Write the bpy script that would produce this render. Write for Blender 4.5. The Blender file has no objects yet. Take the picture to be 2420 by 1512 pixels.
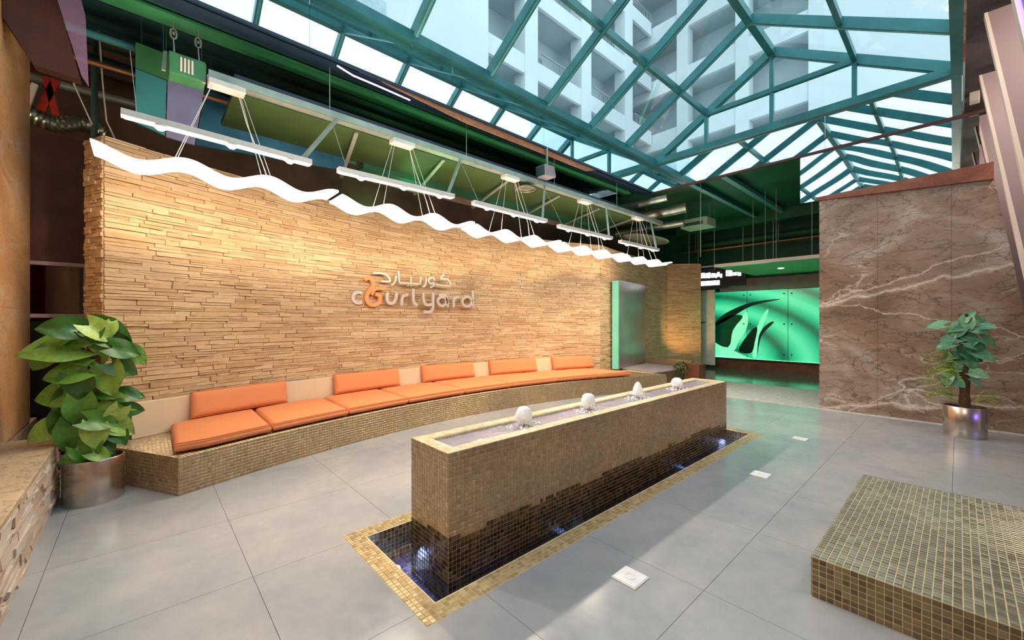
import bpy, bmesh, math, random
from mathutils import Vector, Matrix, noise
random.seed(7)
PI = math.pi
C = bpy.context.scene.collection
sc = bpy.context.scene

# ------------------------------------------------------------------ camera
CAM = Vector((0, 0, 1.6)); YAW = math.radians(47.7)
cd = bpy.data.cameras.new('camera'); cam = bpy.data.objects.new('camera', cd); C.objects.link(cam)
cam.location = CAM; cam.rotation_euler = (PI/2, 0, YAW)
cd.sensor_width = 36; cd.lens = 961.7/2420*36; cd.shift_y = 2/2420; cd.clip_start = .05; cd.clip_end = 300
sc.camera = cam
# ------------------------------------------------------------------ world
w = bpy.data.worlds.new('sky'); sc.world = w; w.use_nodes = True
bg = w.node_tree.nodes['Background']; bg.inputs[0].default_value = (.76, .88, .93, 1); bg.inputs[1].default_value = 2.2
def lamp(name, kind, loc, power, color, size=.3, size_y=None, target=None, spot=60, blend=.6):
    l = bpy.data.lights.new(name, kind); l.energy = power; l.color = color
    if kind == 'AREA':
        l.size = size
        if size_y: l.shape = 'RECTANGLE'; l.size_y = size_y
    else: l.shadow_soft_size = size
    if kind == 'SPOT': l.spot_size = math.radians(spot); l.spot_blend = blend
    o = bpy.data.objects.new(name, l); C.objects.link(o); o.location = loc
    if target is not None: o.rotation_euler = (Vector(target)-Vector(loc)).to_track_quat('-Z', 'Y').to_euler()
    return o
WARM = (1, .66, .36)
# added fill lights behind and beside the camera, without fittings
lamp('hall_fill_light', 'AREA', (-.2, -3.4, 4.6), 150, (1, .86, .74), 1.2, target=(-2.5, 2, 0))
lamp('hall_fill_light', 'AREA', (1.0, 3.2, 4.5), 60, (1, .84, .74), 1.0, target=(-.6, 4.5, 0))
lamp('hall_fill_light', 'AREA', (-6.6, -3.0, 4.4), 60, WARM, .8, target=(-5.2, 0, 0))
lamp('green_cove_light', 'AREA', (-4.2, 13.4, 2.6), 10, (.1, 1, .42), 1.6, target=(-4.2, 13.9, 0))
lamp('green_up_light', 'AREA', (-4.5, 12.5, 3.3), 7, (.08, 1, .4), 2.5, target=(-4.5, 12, 5))
lamp('green_up_light', 'AREA', (-5.7, 3.5, 3.75), 14, (.2, 1, .35), .3, 8, target=(-5.6, 3.5, 5))
for k_ in range(4): lamp('fin_fill_light', 'AREA', (.95, 5.45+1.6*k_, 4.7), 26, (1, .84, .78), .3, .8, target=(.45, 6.5+1.6*k_, 2.6))  # unseen lamps added in the gaps to brighten the fins
lamp('ledge_fill_spot', 'SPOT', (-5.6, 12.2, .55), 60, (1, .55, .2), .1, target=(-6.1, 13.4, 1.6), spot=90)  # added warm spot so the far wall end looks less flat
vs = sc.view_settings; vs.view_transform = 'Standard'; vs.look = 'None'; vs.gamma = 1; vs.use_curve_mapping = False
vs.exposure = 0.0

# ------------------------------------------------------------------ materials
MATS = {}
class NT:
    def __init__(s, name):
        s.m = bpy.data.materials.new(name); s.m.use_nodes = True; s.t = s.m.node_tree
        s.b = s.t.nodes['Principled BSDF']; s.out = s.t.nodes['Material Output']; MATS[name] = s.m
    def n(s, typ, **kw):
        x = s.t.nodes.new(typ)
        for k, v in kw.items():
            if k.startswith('i_'):
                key = k[2:]; key = int(key) if key.isdigit() else key.replace('_', ' ')
                x.inputs[key].default_value = v
            else: setattr(x, k, v)
        return x
    def l(s, a, b): s.t.links.new(a, b)
    def ramp(s, fac, stops, interp='LINEAR'):
        r = s.n('ShaderNodeValToRGB'); r.color_ramp.interpolation = interp
        e = r.color_ramp.elements
        while len(e) < len(stops): e.new(.5)
        for i, (p, c) in enumerate(stops): e[i].position = p; e[i].color = tuple(c)+(1,) if len(c) == 3 else c
        s.l(fac, r.inputs[0]); return r.outputs[0]
    def coord(s, kind='Object', scale=(1, 1, 1), rot=(0, 0, 0)):
        tc = s.n('ShaderNodeTexCoord'); mp = s.n('ShaderNodeMapping'); mp.inputs['Scale'].default_value = scale
        mp.inputs['Rotation'].default_value = rot
        s.l(tc.outputs[kind], mp.inputs[0]); return mp.outputs[0]
    def world(s, scale=(1, 1, 1), rot=(0, 0, 0)):
        g = s.n('ShaderNodeNewGeometry'); mp = s.n('ShaderNodeMapping'); mp.inputs['Scale'].default_value = scale
        mp.inputs['Rotation'].default_value = rot
        s.l(g.outputs['Position'], mp.inputs[0]); return mp.outputs[0]
    def noise(s, vec, scale, detail=4, rough=.55, dist=0):
        x = s.n('ShaderNodeTexNoise'); x.inputs['Scale'].default_value = scale; x.inputs['Detail'].default_value = detail
        x.inputs['Roughness'].default_value = rough; x.inputs['Distortion'].default_value = dist
        if vec is not None: s.l(vec, x.inputs['Vector'])
        return x.outputs[0]
    def mix(s, fac, a, b, mode='MIX'):
        x = s.n('ShaderNodeMix', data_type='RGBA', blend_type=mode)
        for k, v in ((0, fac), (6, a), (7, b)):
            if hasattr(v, 'links') or hasattr(v, 'node'): s.l(v, x.inputs[k])
            else: x.inputs[k].default_value = v if k == 0 else tuple(v)+(1,)
        return x.outputs[2]
    def rnd(s):
        a = s.n('ShaderNodeAttribute', attribute_name='rnd'); o = s.n('ShaderNodeObjectInfo')
        ad = s.n('ShaderNodeMath', operation='ADD'); s.l(a.outputs['Fac'], ad.inputs[0]); s.l(o.outputs['Random'], ad.inputs[1])
        f = s.n('ShaderNodeMath', operation='FRACT'); s.l(ad.outputs[0], f.inputs[0]); return f.outputs[0]
    def bump(s, h, strength=.3, dist=.01):
        x = s.n('ShaderNodeBump'); x.inputs['Strength'].default_value = strength; x.inputs['Distance'].default_value = dist
        s.l(h, x.inputs['Height']); s.l(x.outputs[0], s.b.inputs['Normal'])
    def set(s, col=None, rough=None, metal=None, emis=None, es=0, spec=None, trans=None, alpha=None, sheen=None, coat=None):
        b = s.b
        if col is not None:
            if hasattr(col, 'node'): s.l(col, b.inputs['Base Color'])
            else: b.inputs['Base Color'].default_value = tuple(col)+(1,)
        if rough is not None:
            if hasattr(rough, 'node'): s.l(rough, b.inputs['Roughness'])
            else: b.inputs['Roughness'].default_value = rough
        if metal is not None: b.inputs['Metallic'].default_value = metal
        if emis is not None:
            if hasattr(emis, 'node'): s.l(emis, b.inputs['Emission Color'])
            else: b.inputs['Emission Color'].default_value = tuple(emis)+(1,)
            b.inputs['Emission Strength'].default_value = es
        if spec is not None: b.inputs['Specular IOR Level'].default_value = spec
        if trans is not None: b.inputs['Transmission Weight'].default_value = trans
        if coat is not None: b.inputs['Coat Weight'].default_value = coat; b.inputs['Coat Roughness'].default_value = .08
        return s.m

def simple(name, col, rough=.5, metal=0, var=.12, scale=6, **kw):
    t = NT(name); n = t.noise(t.world(), scale, 5)
    a = tuple(c*(1-var) for c in col); b = tuple(min(1, c*(1+var)) for c in col)
    return t.set(t.ramp(n, [(.3, a), (.7, b)]), rough, metal, **kw)

def emit(name, col, st):
    t = NT(name); n = t.noise(t.world(), 3, 2)
    t.set((.8, .8, .8), .5, emis=t.ramp(n, [(.2, tuple(c*.96 for c in col)), (.8, col)]), es=st); return t.m

M_led = emit('led_diffuser', (1, .93, .8), 5.5)
M_bard = emit('bar_diffuser', (1, .86, .66), 1.1)
M_spot = emit('spot_lens', (1, .86, .62), 40)
M_alu = simple('brushed_aluminium', (.80, .74, .66), .4, .3, .06, 20)
M_white = simple('white_paint', (.78, .74, .68), .45)
M_grout = simple('tile_grout', (.72, .58, .33), .8, 0, .15, 30)
M_dgrout = simple('dark_tile_grout', (.34, .27, .17), .8, 0, .15, 30)
def mosaic(name, stops, rough=.22, metal=.75, rr=.2):
    t = NT(name); r = t.rnd(); c = t.ramp(r, stops)
    n = t.noise(t.world(), 1.2, 3); c2 = t.mix(.35, c, t.ramp(n, [(.35, (.35, .33, .3)), (.65, (1, .95, .85))]), 'MULTIPLY')
    rg = t.n('ShaderNodeMapRange'); rg.inputs['To Min'].default_value = rough; rg.inputs['To Max'].default_value = rough+rr
    t.l(r, rg.inputs[0]); return t.set(c2, rg.outputs[0], metal)
M_tgold = mosaic('gold_brown_mosaic', [(0, (.40, .28, .16)), (.3, (.48, .35, .21)), (.6, (.52, .39, .24)), (.85, (.44, .31, .18)), (1, (.58, .46, .30))], .16, .55, .16)
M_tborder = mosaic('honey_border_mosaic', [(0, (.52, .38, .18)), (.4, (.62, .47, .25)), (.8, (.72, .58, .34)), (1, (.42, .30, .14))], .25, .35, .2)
M_tlow = mosaic('dark_lower_mosaic', [(0, (.05, .03, .02)), (.5, (.10, .065, .035)), (.85, (.16, .11, .06)), (1, (.22, .15, .08))], .1, .4, .12)
M_tlight = mosaic('light_gold_mosaic', [(0, (.74, .56, .33)), (.5, (.82, .66, .43)), (1, (.90, .76, .54))], .3, .15, .2)
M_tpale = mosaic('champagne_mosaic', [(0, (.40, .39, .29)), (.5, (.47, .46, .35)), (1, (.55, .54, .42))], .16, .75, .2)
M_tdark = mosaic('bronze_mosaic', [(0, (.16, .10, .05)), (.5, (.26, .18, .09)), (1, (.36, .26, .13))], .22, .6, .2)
M_tblue = mosaic('blue_mosaic', [(0, (.05, .06, .22)), (.4, (.16, .18, .48)), (.7, (.35, .33, .62)), (1, (.08, .08, .16))], .25, .1, .2)

def stone_mat(name, stops, bump=.6):
    t = NT(name); c = t.ramp(t.rnd(), stops)
    n = t.noise(t.world((3, 3, 14)), 4, 8, .65); n2 = t.noise(t.world((1, 1, 1)), 1.6, 3)
    c = t.mix(.5, c, t.ramp(n, [(.25, (.55, .45, .36)), (.7, (1, 1, 1))]), 'MULTIPLY')
    c = t.mix(.35, c, t.ramp(n2, [(.35, (.78, .62, .5)), (.65, (1, 1, .95))]), 'MULTIPLY')
    t.bump(t.noise(t.world((6, 6, 24)), 5, 8, .7), bump, .012); return t.set(c, .85, spec=.25)
M_stone = stone_mat('sandstone_ledge', [(0, (.62, .44, .25)), (.35, (.74, .55, .33)), (.7, (.80, .62, .40)), (1, (.60, .40, .24))])
M_pstone = stone_mat('pink_grey_ledge', [(0, (.56, .42, .34)), (.5, (.72, .60, .50)), (1, (.66, .62, .58))])
M_back = simple('mortar', (.30, .20, .12), .95)

# polished concrete-look floor tile
t = NT('concrete_floor_tile')
n1 = t.noise(t.world(), 1.1, 6, .6, .3); n2 = t.noise(t.world(), 9, 8, .7); n3 = t.noise(t.world(), 38, 3, .6)
c = t.ramp(n1, [(.3, (.30, .315, .34)), (.5, (.37, .37, .38)), (.68, (.44, .42, .405))])
c = t.mix(.35, c, t.ramp(n2, [(.3, (.72, .74, .78)), (.62, (1.0, 1.0, 1.0))]), 'MULTIPLY')
c = t.mix(t.ramp(n3, [(.68, (0, 0, 0)), (.78, (.25, .25, .25))]), c, (.6, .6, .6))
c = t.mix(.08, c, t.ramp(t.rnd(), [(0, (.5, .5, .52)), (1, (1, 1, 1))]), 'MULTIPLY')
rr = t.ramp(n2, [(.3, (.15, .15, .15)), (.7, (.27, .27, .27))])
M_floor = t.set(c, rr, 0, spec=.6); t.bump(n2, .05, .004)
M_joint = simple('floor_joint', (.27, .27, .28), .8)
M_glossf = simple('dark_polished_floor', (.09, .10, .09), .12, 0, .2, 3)
t = NT('pale_rough_carpet'); n = t.noise(t.world(), 14, 8, .8, 1.2)
t.set(t.ramp(n, [(.35, (.34, .36, .33)), (.6, (.66, .66, .60))]), .85); t.bump(n, .6, .02); M_carpet = t.m

# brown veined marble
def marble(name, base, mid, hi, vein, scale=1.0, rough=.3, metal=0, crack=.75, lines=()):
    t = NT(name); v = t.world((1, 1, 1.5)); wv = t.noise(v, 1.3*scale, 6, .6)
    big = t.noise(v, .7*scale, 8, .65, 1.5)
    c = t.ramp(big, [(.28, base), (.5, mid), (.7, hi)])
    fine = t.noise(t.world((1, 1, 2.0), (0, .35, 0)), 7*scale, 10, .75, 3.2)
    c = t.mix(.75, c, t.ramp(fine, [(.30, (.22, .17, .14)), (.46, (.95, .92, .9)), (.58, (1.1, 1.0, .92)), (.70, (.38, .28, .22))]), 'MULTIPLY')
    vn = t.n('ShaderNodeTexVoronoi', feature='DISTANCE_TO_EDGE'); vn.inputs['Scale'].default_value = 1.1*scale
    add = t.n('ShaderNodeVectorMath', operation='MULTIPLY_ADD')
    cn = t.n('ShaderNodeTexNoise'); cn.inputs['Scale'].default_value = 2.2*scale; cn.inputs['Detail'].default_value = 7; t.l(v, cn.inputs['Vector'])
    t.l(cn.outputs['Color'], add.inputs[0]); add.inputs[1].default_value = (.55, .55, .9)
    sk = t.n('ShaderNodeMapping'); sk.inputs['Rotation'].default_value = (0, -.45, 0); sk.inputs['Scale'].default_value = (.45, .45, 1.3); t.l(v, sk.inputs[0])
    t.l(sk.outputs[0], add.inputs[2]); t.l(add.outputs[0], vn.inputs['Vector'])
    gate = t.ramp(t.noise(v, .55, 2), [(.48, (0, 0, 0)), (.60, (1, 1, 1))])
    c = t.mix(t.mix(1.0, t.ramp(vn.outputs[0], [(.0, (.8, .8, .8)), (.010, (.3, .3, .3)), (.03, (0, 0, 0))]), gate, 'MULTIPLY'), c, vein)
    vn2 = t.n('ShaderNodeTexVoronoi', feature='DISTANCE_TO_EDGE'); vn2.inputs['Scale'].default_value = 3.4*scale; t.l(add.outputs[0], vn2.inputs['Vector'])
    c = t.mix(t.ramp(vn2.outputs[0], [(.0, (crack, crack, crack)), (.035, (0, 0, 0))]), c, tuple(x*.35 for x in mid))
    for sl_, ic, wd_ in lines:   # pale mineral veins crossing the slabs
        sp_ = t.n('ShaderNodeSeparateXYZ'); t.l(t.world(), sp_.inputs[0])
        def mth(op, a, b):
            m_ = t.n('ShaderNodeMath', operation=op)
            for q, z_ in enumerate((a, b)):
                if hasattr(z_, 'node'): t.l(z_, m_.inputs[q])
                else: m_.inputs[q].default_value = z_
            return m_.outputs[0]
        e_ = mth('SUBTRACT', mth('SUBTRACT', sp_.outputs[2], mth('MULTIPLY', sp_.outputs[0], sl_)), ic)
        e_ = mth('ADD', e_, mth('MULTIPLY', mth('SUBTRACT', t.noise(t.world(), 2.2, 8, .62), .5), .34)); e_ = mth('ABSOLUTE', e_, 0)
        c = t.mix(t.ramp(mth('DIVIDE', e_, wd_), [(.0, (.85, .85, .85)), (.25, (.35, .35, .35)), (1, (0, 0, 0))]), c, vein)
    t.set(c, rough, metal); t.bump(fine, .12, .006); return t.m
M_marble = marble('brown_veined_marble', (.15, .095, .065), (.29, .195, .14), (.44, .385, .345), (.80, .70, .62), 1.0, .28, 0, .9, ((.33, 2.5, .022), (.22, 2.28, .05), (.6, .80, .018), (.15, .30, .05), (-.25, 1.55, .015)))
M_onyx = marble('honey_onyx', (.60, .30, .11), (.76, .44, .20), (.84, .60, .38), (.8, .7, .55), .8, .3, 0, .25)
M_redtrim = marble('red_brown_wood', (.14, .045, .02), (.22, .07, .035), (.3, .11, .06), (.25, .1, .05), 3, .4)
M_slab = marble('plinth_slab_stone', (.40, .30, .20), (.52, .40, .27), (.62, .50, .36), (.35, .25, .18), 1.6, .55)

def fabric(name, col):
    t = NT(name); n = t.noise(t.coord('Object'), 260, 2); n2 = t.noise(t.world(), 3, 4)
    c = t.ramp(n2, [(.3, tuple(x*.92 for x in col)), (.7, col)])
    t.bump(n, .25, .002); return t.set(c, .85, spec=.15)
M_orange = fabric('orange_upholstery', (.74, .27, .12))
M_pipe = fabric('orange_piping', (.58, .15, .045))
M_beige = fabric('beige_leather', (.72, .56, .38))

M_teal = simple('teal_painted_steel', (.03, .17, .18), .35, .2, .2, 4)
M_tealL = simple('pale_teal_cap', (.12, .34, .36), .35, .2, .12, 4)
def glass(name, tint, refl=.1, rough=.0):
    t = NT(name); t.t.nodes.remove(t.b)
    tr = t.n('ShaderNodeBsdfTransparent'); gl = t.n('ShaderNodeBsdfGlossy'); gl.inputs['Roughness'].default_value = rough
    n = t.noise(t.world(), .8, 2); t.l(t.ramp(n, [(.3, tuple(x*.96 for x in tint)), (.7, tint)]), tr.inputs[0])
    lw = t.n('ShaderNodeLayerWeight'); lw.inputs[0].default_value = .25
    mr = t.n('ShaderNodeMapRange'); mr.inputs['To Min'].default_value = refl*.5; mr.inputs['To Max'].default_value = min(1, refl*5)
    t.l(lw.outputs['Fresnel'], mr.inputs[0]); mx = t.n('ShaderNodeMixShader')
    t.l(mr.outputs[0], mx.inputs[0]); t.l(tr.outputs[0], mx.inputs[1]); t.l(gl.outputs[0], mx.inputs[2]); t.l(mx.outputs[0], t.out.inputs[0])
    return t.m
M_glass = glass('roof_glass', (.80, .95, .98), .03)
t = NT('lilac_acrylic'); n = t.noise(t.world(), 2, 3); t.set(t.ramp(n, [(.3, (.42, .22, .36)), (.7, (.55, .32, .50))]), .25, spec=.2); t.b.inputs['Alpha'].default_value = .38; M_purple = t.m
M_dglass = glass('dark_window_glass', (.5, .3, .3), .1)
def mirror(name, tint, wave=0):
    t = NT(name); n = t.noise(t.world(), 1.3, 1, .4)
    t.set(t.ramp(n, [(.2, tuple(x*.97 for x in tint)), (.8, tint)]), .015, 1)
    if wave:
        t.bump(t.noise(t.world((.8, 1, 1)), 1.1, 0, .3), wave, .05)
    return t.m
M_mirror = mirror('tinted_mirror', (.78, .90, .92))
M_mirrorw = mirror('wavy_mirror', (.86, .95, .96), .16)
M_water = None
t = NT('clear_water'); t.set((.75, .88, 1.0), .03, trans=1.0); t.b.inputs['IOR'].default_value = 1.33
t.bump(t.noise(t.world(), 16, 3, .6, .5), .35, .012); M_water = t.m
t = NT('basin_water'); t.set((.52, .48, .62), .08, 0, spec=.9); t.bump(t.noise(t.world((1, .5, 1)), 26, 4, .7, .6), .6, .012)
t.b.inputs['Transmission Weight'].default_value = .5; M_bwater = t.m
t = NT('white_water_foam'); n = t.noise(t.world(), 60, 5, .7); t.set(t.ramp(n, [(.3, (.90, .88, .85)), (.6, (.99, .98, .96))]), .6); t.bump(n, .25, .005); M_foam = t.m
M_chrome = simple('chrome', (.8, .8, .82), .08, 1, .05)
M_steel = None
t = NT('brushed_steel'); n = t.noise(t.coord('Object', (1, 1, 60)), 18, 4); t.set(t.ramp(n, [(.3, (.52, .46, .40)), (.7, (.66, .60, .54))]), .26, 1)
t.b.inputs['Anisotropic'].default_value = .6; M_steel = t.m
M_soil = simple('potting_soil', (.03, .02, .015), .95, 0, .4, 40)
t = NT('moss_pole_fibre'); n = t.noise(t.world(), 70, 6, .8); t.set(t.ramp(n, [(.35, (.05, .025, .01)), (.6, (.30, .15, .06))]), .95); t.bump(n, 1, .02); M_moss = t.m
def leafm(name, a, b, hi):
    t = NT(name); r = t.rnd(); c = t.ramp(r, [(0, a), (.55, b), (1, hi)])
    n = t.noise(t.coord('Object', (1, 1, 1)), 5, 4, .6, 1); c = t.mix(.6, c, t.ramp(n, [(.4, (.75, .8, .7)), (.62, (1.25, 1.3, 1.0))]), 'MULTIPLY')
    t.set(c, .32, spec=.5); t.b.inputs['Subsurface Weight'].default_value = .08; return t.m
M_leaf = leafm('pothos_leaf', (.03, .12, .015), (.10, .26, .03), (.40, .55, .12))
M_leafb = leafm('blue_green_leaf', (.05, .20, .12), (.12, .32, .20), (.30, .50, .34))
M_frond = leafm('lime_frond', (.20, .38, .05), (.42, .58, .10), (.70, .76, .22))
M_stem = simple('green_stem', (.32, .40, .12), .5)
M_bush = simple('olive_bush', (.10, .14, .02), .8, 0, .4, 20)

M_dark = simple('dark_brown_board', (.07, .022, .016), .6, 0, .35, 3)
M_black = simple('black_void_panel', (.006, .005, .006), .4)
M_dteal = simple('dark_teal_ceiling', (.02, .075, .075), .5, 0, .35, 1.3)
M_dbrown = simple('brown_black_ceiling', (.15, .09, .06), .7, 0, .35, 1.5)
M_green = simple('green_painted_steel', (.05, .32, .12), .4, 0, .25, 1.2)
M_dgreen = simple('dark_green_ceiling', (.015, .10, .05), .5, 0, .4, .8)
M_navy = simple('navy_recess', (.012, .03, .06), .45, 0, .4, 1.0)
M_olive = simple('olive_green_duct', (.035, .075, .02), .5, 0, .35, 1.6)
M_dteal2 = simple('teal_panel', (.06, .33, .36), .5, 0, .15, 2)
M_lav = simple('lavender_panel', (.30, .30, .52), .5, 0, .15, 2)
M_blue = simple('blue_panel', (.035, .17, .28), .5, 0, .35, 3)
M_gpan = simple('leaf_green_panel', (.06, .26, .10), .5, 0, .2, 3)
M_cable = simple('pale_steel_channel', (.34, .40, .34), .4, .4, .2, 5)
M_duct = simple('galvanised_duct', (.30, .33, .26), .35, .7, .3, 5)
M_copper = simple('copper_pipe', (.48, .22, .10), .4, .6, .2, 8)
M_redp = simple('red_painted_metal', (.45, .03, .01), .45)
M_mauve = simple('mauve_fin_panel', (.36, .27, .26), .55, 0, .12, .8)
M_pale = simple('pale_fin_edge', (.82, .70, .58), .5, 0, .1, 1)
M_lil = emit('lilac_led', (.75, .55, 1), 1.3)
M_bluel = emit('blue_led_strip', (.05, .03, 1), 6)
M_concr = simple('grey_concrete_soffit', (.10, .085, .08), .8, 0, .5, 3)
M_extA = simple('pale_facade_render', (.66, .70, .72), .8, 0, .05, .3)
M_extB = simple('grey_facade_render', (.50, .56, .59), .8, 0, .08, .3)
M_rail = simple('grey_iron_railing', (.30, .34, .36), .5)
M_terra = marble('terracotta_band', (.42, .15, .07), (.52, .21, .10), (.6, .28, .15), (.3, .1, .06), 1.5, .6)
M_wback = simple('hall_rear_wall', (.36, .28, .22), .8)
M_gwall = simple('mauve_grey_bulkhead', (.34, .28, .30), .6)
M_signd = simple('dark_sign_board', (.02, .025, .03), .4)
M_signw = emit('lit_sign_letter', (.9, .95, 1), 3)
M_gceil = simple('green_lit_panel', (.18, .62, .22), .5, 0, .05, 1)
M_chip = simple('sign_silver', (.74, .68, .60), .38, .45, .06, 8)
M_sorange = simple('sign_orange', (.86, .34, .13), .4, 0, .06, 8)

# backlit green artwork: soft curving leaves, printed glass lit from below
t = NT('backlit_green_art')
tc = t.world(); sx = t.n('ShaderNodeSeparateXYZ'); t.l(tc, sx.inputs[0])
wv = t.n('ShaderNodeTexWave', wave_type='RINGS', rings_direction='SPHERICAL'); mp = t.n('ShaderNodeMapping')
mp.inputs['Location'].default_value = (4.9, -14.9, -.2); mp.inputs['Scale'].default_value = (.8, 1, 1.25); t.l(tc, mp.inputs[0]); t.l(mp.outputs[0], wv.inputs[0])
wv.inputs['Scale'].default_value = .33; wv.inputs['Distortion'].default_value = 3.2; wv.inputs['Detail'].default_value = .6; wv.inputs['Detail Scale'].default_value = .5
c = t.ramp(wv.outputs['Fac'], [(0, (.0, .10, .06)), (.18, (.01, .30, .16)), (.5, (.02, .50, .24)), (.8, (.05, .62, .30)), (1, (.09, .75, .38))])
t.set((.05, .3, .15), .15, emis=c, es=1.0); M_art = t.m
M_artdark = simple('art_dark_leaf', (.0, .045, .03), .2)  # dark leaf shapes of the artwork's own design
M_artlite = emit('art_light_leaf', (.08, .78, .36), 1.05)
M_gstrip = emit('green_led_strip', (.16, 1, .42), 2.2)
M_warmcove = emit('white_cove_lamp', (1, .95, .75), 3)

# ------------------------------------------------------------------ mesh helpers
class MB:
    def __init__(s): s.v = []; s.f = []; s.r = []
    def add(s, vs, fs, r=0.0):
        k = len(s.v); s.v += [tuple(v) for v in vs]; s.f += [tuple(i+k for i in f) for f in fs]; s.r += [r]*len(fs); return s
    def hexa(s, p, r=0.0):   # 8 points, bottom ring then top ring
        return s.add(p, [(3, 2, 1, 0), (4, 5, 6, 7), (0, 1, 5, 4), (1, 2, 6, 5), (2, 3, 7, 6), (3, 0, 4, 7)], r)
    def box(s, a, b, r=0.0):
        x0, y0, z0 = a; x1, y1, z1 = b
        return s.hexa([(x0, y0, z0), (x1, y0, z0), (x1, y1, z0), (x0, y1, z0), (x0, y0, z1), (x1, y0, z1), (x1, y1, z1), (x0, y1, z1)], r)
    def prism(s, poly, z0, z1, r=0.0):
        n = len(poly); vs = [(x, y, z0) for x, y in poly]+[(x, y, z1) for x, y in poly]
        fs = [tuple(range(n-1, -1, -1)), tuple(range(n, 2*n))]+[(i, (i+1) % n, (i+1) % n+n, i+n) for i in range(n)]
        return s.add(vs, fs, r)
    def bar(s, a, b, wd, ht, up=(0, 0, 1), r=0.0):   # rectangular bar a->b
        a = Vector(a); b = Vector(b); d = (b-a).normalized(); u = Vector(up); sd = d.cross(u).normalized(); u = sd.cross(d).normalized()
        p = []
        for q in (a, b):
            for sx_, sz in ((-1, -1), (1, -1), (1, 1), (-1, 1)): p.append(q+sd*sx_*wd/2+u*sz*ht/2)
        return s.add(p, [(3, 2, 1, 0), (4, 5, 6, 7), (0, 1, 5, 4), (1, 2, 6, 5), (2, 3, 7, 6), (3, 0, 4, 7)], r)
    def tube(s, pts, rad, n=8, r=0.0, cap=True):
        pts = [Vector(p) for p in pts]; k = len(s.v); m = len(pts); prev = None
        for i, p in enumerate(pts):
            d = (pts[min(i+1, m-1)]-pts[max(i-1, 0)]).normalized()
            if prev is None:
                a = d.cross(Vector((0, 0, 1)) if abs(d.z) < .9 else Vector((1, 0, 0))).normalized()
            else: a = (prev-d*prev.dot(d)).normalized()
            prev = a; b = d.cross(a); rr_ = rad[i] if isinstance(rad, (list, tuple)) else rad
            for j in range(n):
                q = p+(a*math.cos(2*PI*j/n)+b*math.sin(2*PI*j/n))*rr_; s.v.append(tuple(q))
        for i in range(m-1):
            for j in range(n):
                s.f.append((k+i*n+j, k+i*n+(j+1) % n, k+(i+1)*n+(j+1) % n, k+(i+1)*n+j)); s.r.append(r)
        if cap:
            s.f.append(tuple(k+j for j in reversed(range(n)))); s.r.append(r)
            s.f.append(tuple(k+(m-1)*n+j for j in range(n))); s.r.append(r)
        return s
    def lathe(s, prof, c=(0, 0, 0), n=40, r=0.0, wob=None):
        k = len(s.v); m = len(prof)
        for i, (ra, z) in enumerate(prof):
            for j in range(n):
                a = 2*PI*j/n; q = ra*(1+(wob(i, j) if wob else 0)); s.v.append((c[0]+q*math.cos(a), c[1]+q*math.sin(a), c[2]+z))
        for i in range(m-1):
            for j in range(n):
                s.f.append((k+i*n+j, k+i*n+(j+1) % n, k+(i+1)*n+(j+1) % n, k+(i+1)*n+j)); s.r.append(r)
        return s
    def mesh(s, name, mat, off=(0, 0, 0), smooth=False):
        me = bpy.data.meshes.new(name)
        ox, oy, oz = off
        me.from_pydata([(x-ox, y-oy, z-oz) for x, y, z in s.v], [], s.f)
        a = me.attributes.new('rnd', 'FLOAT', 'FACE'); a.data.foreach_set('value', s.r)
        if mat: me.materials.append(mat)
        if smooth:
            me.polygons.foreach_set('use_smooth', [True]*len(me.polygons))
        me.update(); return me
def wloc(o):
    p = Vector((0, 0, 0))
    while o: p += o.location; o = o.parent
    return p
def obj(name, mb, mat, parent=None, smooth=False, kind=None, label=None, bevel=0, solid=0):
    off = wloc(parent) if parent else (0, 0, 0)
    if not isinstance(mb, MB): me = mb
    else: me = mb.mesh(name, mat, off, smooth)
    o = bpy.data.objects.new(name, me); C.objects.link(o); o.parent = parent
    if kind: o['kind'] = kind
    if label: o['label'] = label
    if bevel:
        m = o.modifiers.new('b', 'BEVEL'); m.width = bevel; m.segments = 2; m.limit_method = 'ANGLE'
    if smooth and hasattr(me, 'set_sharp_from_angle'): me.set_sharp_from_angle(angle=math.radians(38))
    return o
def thing(name, label, cat, loc=(0, 0, 0), group=None, kind=None):
    o = bpy.data.objects.new(name, None); C.objects.link(o); o.location = loc
    if label: o['label'] = label
    if cat: o['category'] = cat
    if group: o['group'] = group
    if kind: o['kind'] = kind
    return o
def tag(o, label, cat, group=None):
    o['label'] = label; o['category'] = cat
    if group: o['group'] = group
    return o
def dup(root, loc, label=None, rz=0):
    def cp(o, p):
        c = o.copy(); C.objects.link(c); c.parent = p
        for ch in [x for x in bpy.data.objects if x.parent == o]: cp(ch, c)
        return c
    r = cp(root, None); r.location = loc; r.rotation_euler = (0, 0, rz)
    if label: r['label'] = label
    return r
FW = Vector((-math.sin(YAW), math.cos(YAW), 0)); RT = Vector((math.cos(YAW), math.sin(YAW), 0))

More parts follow.
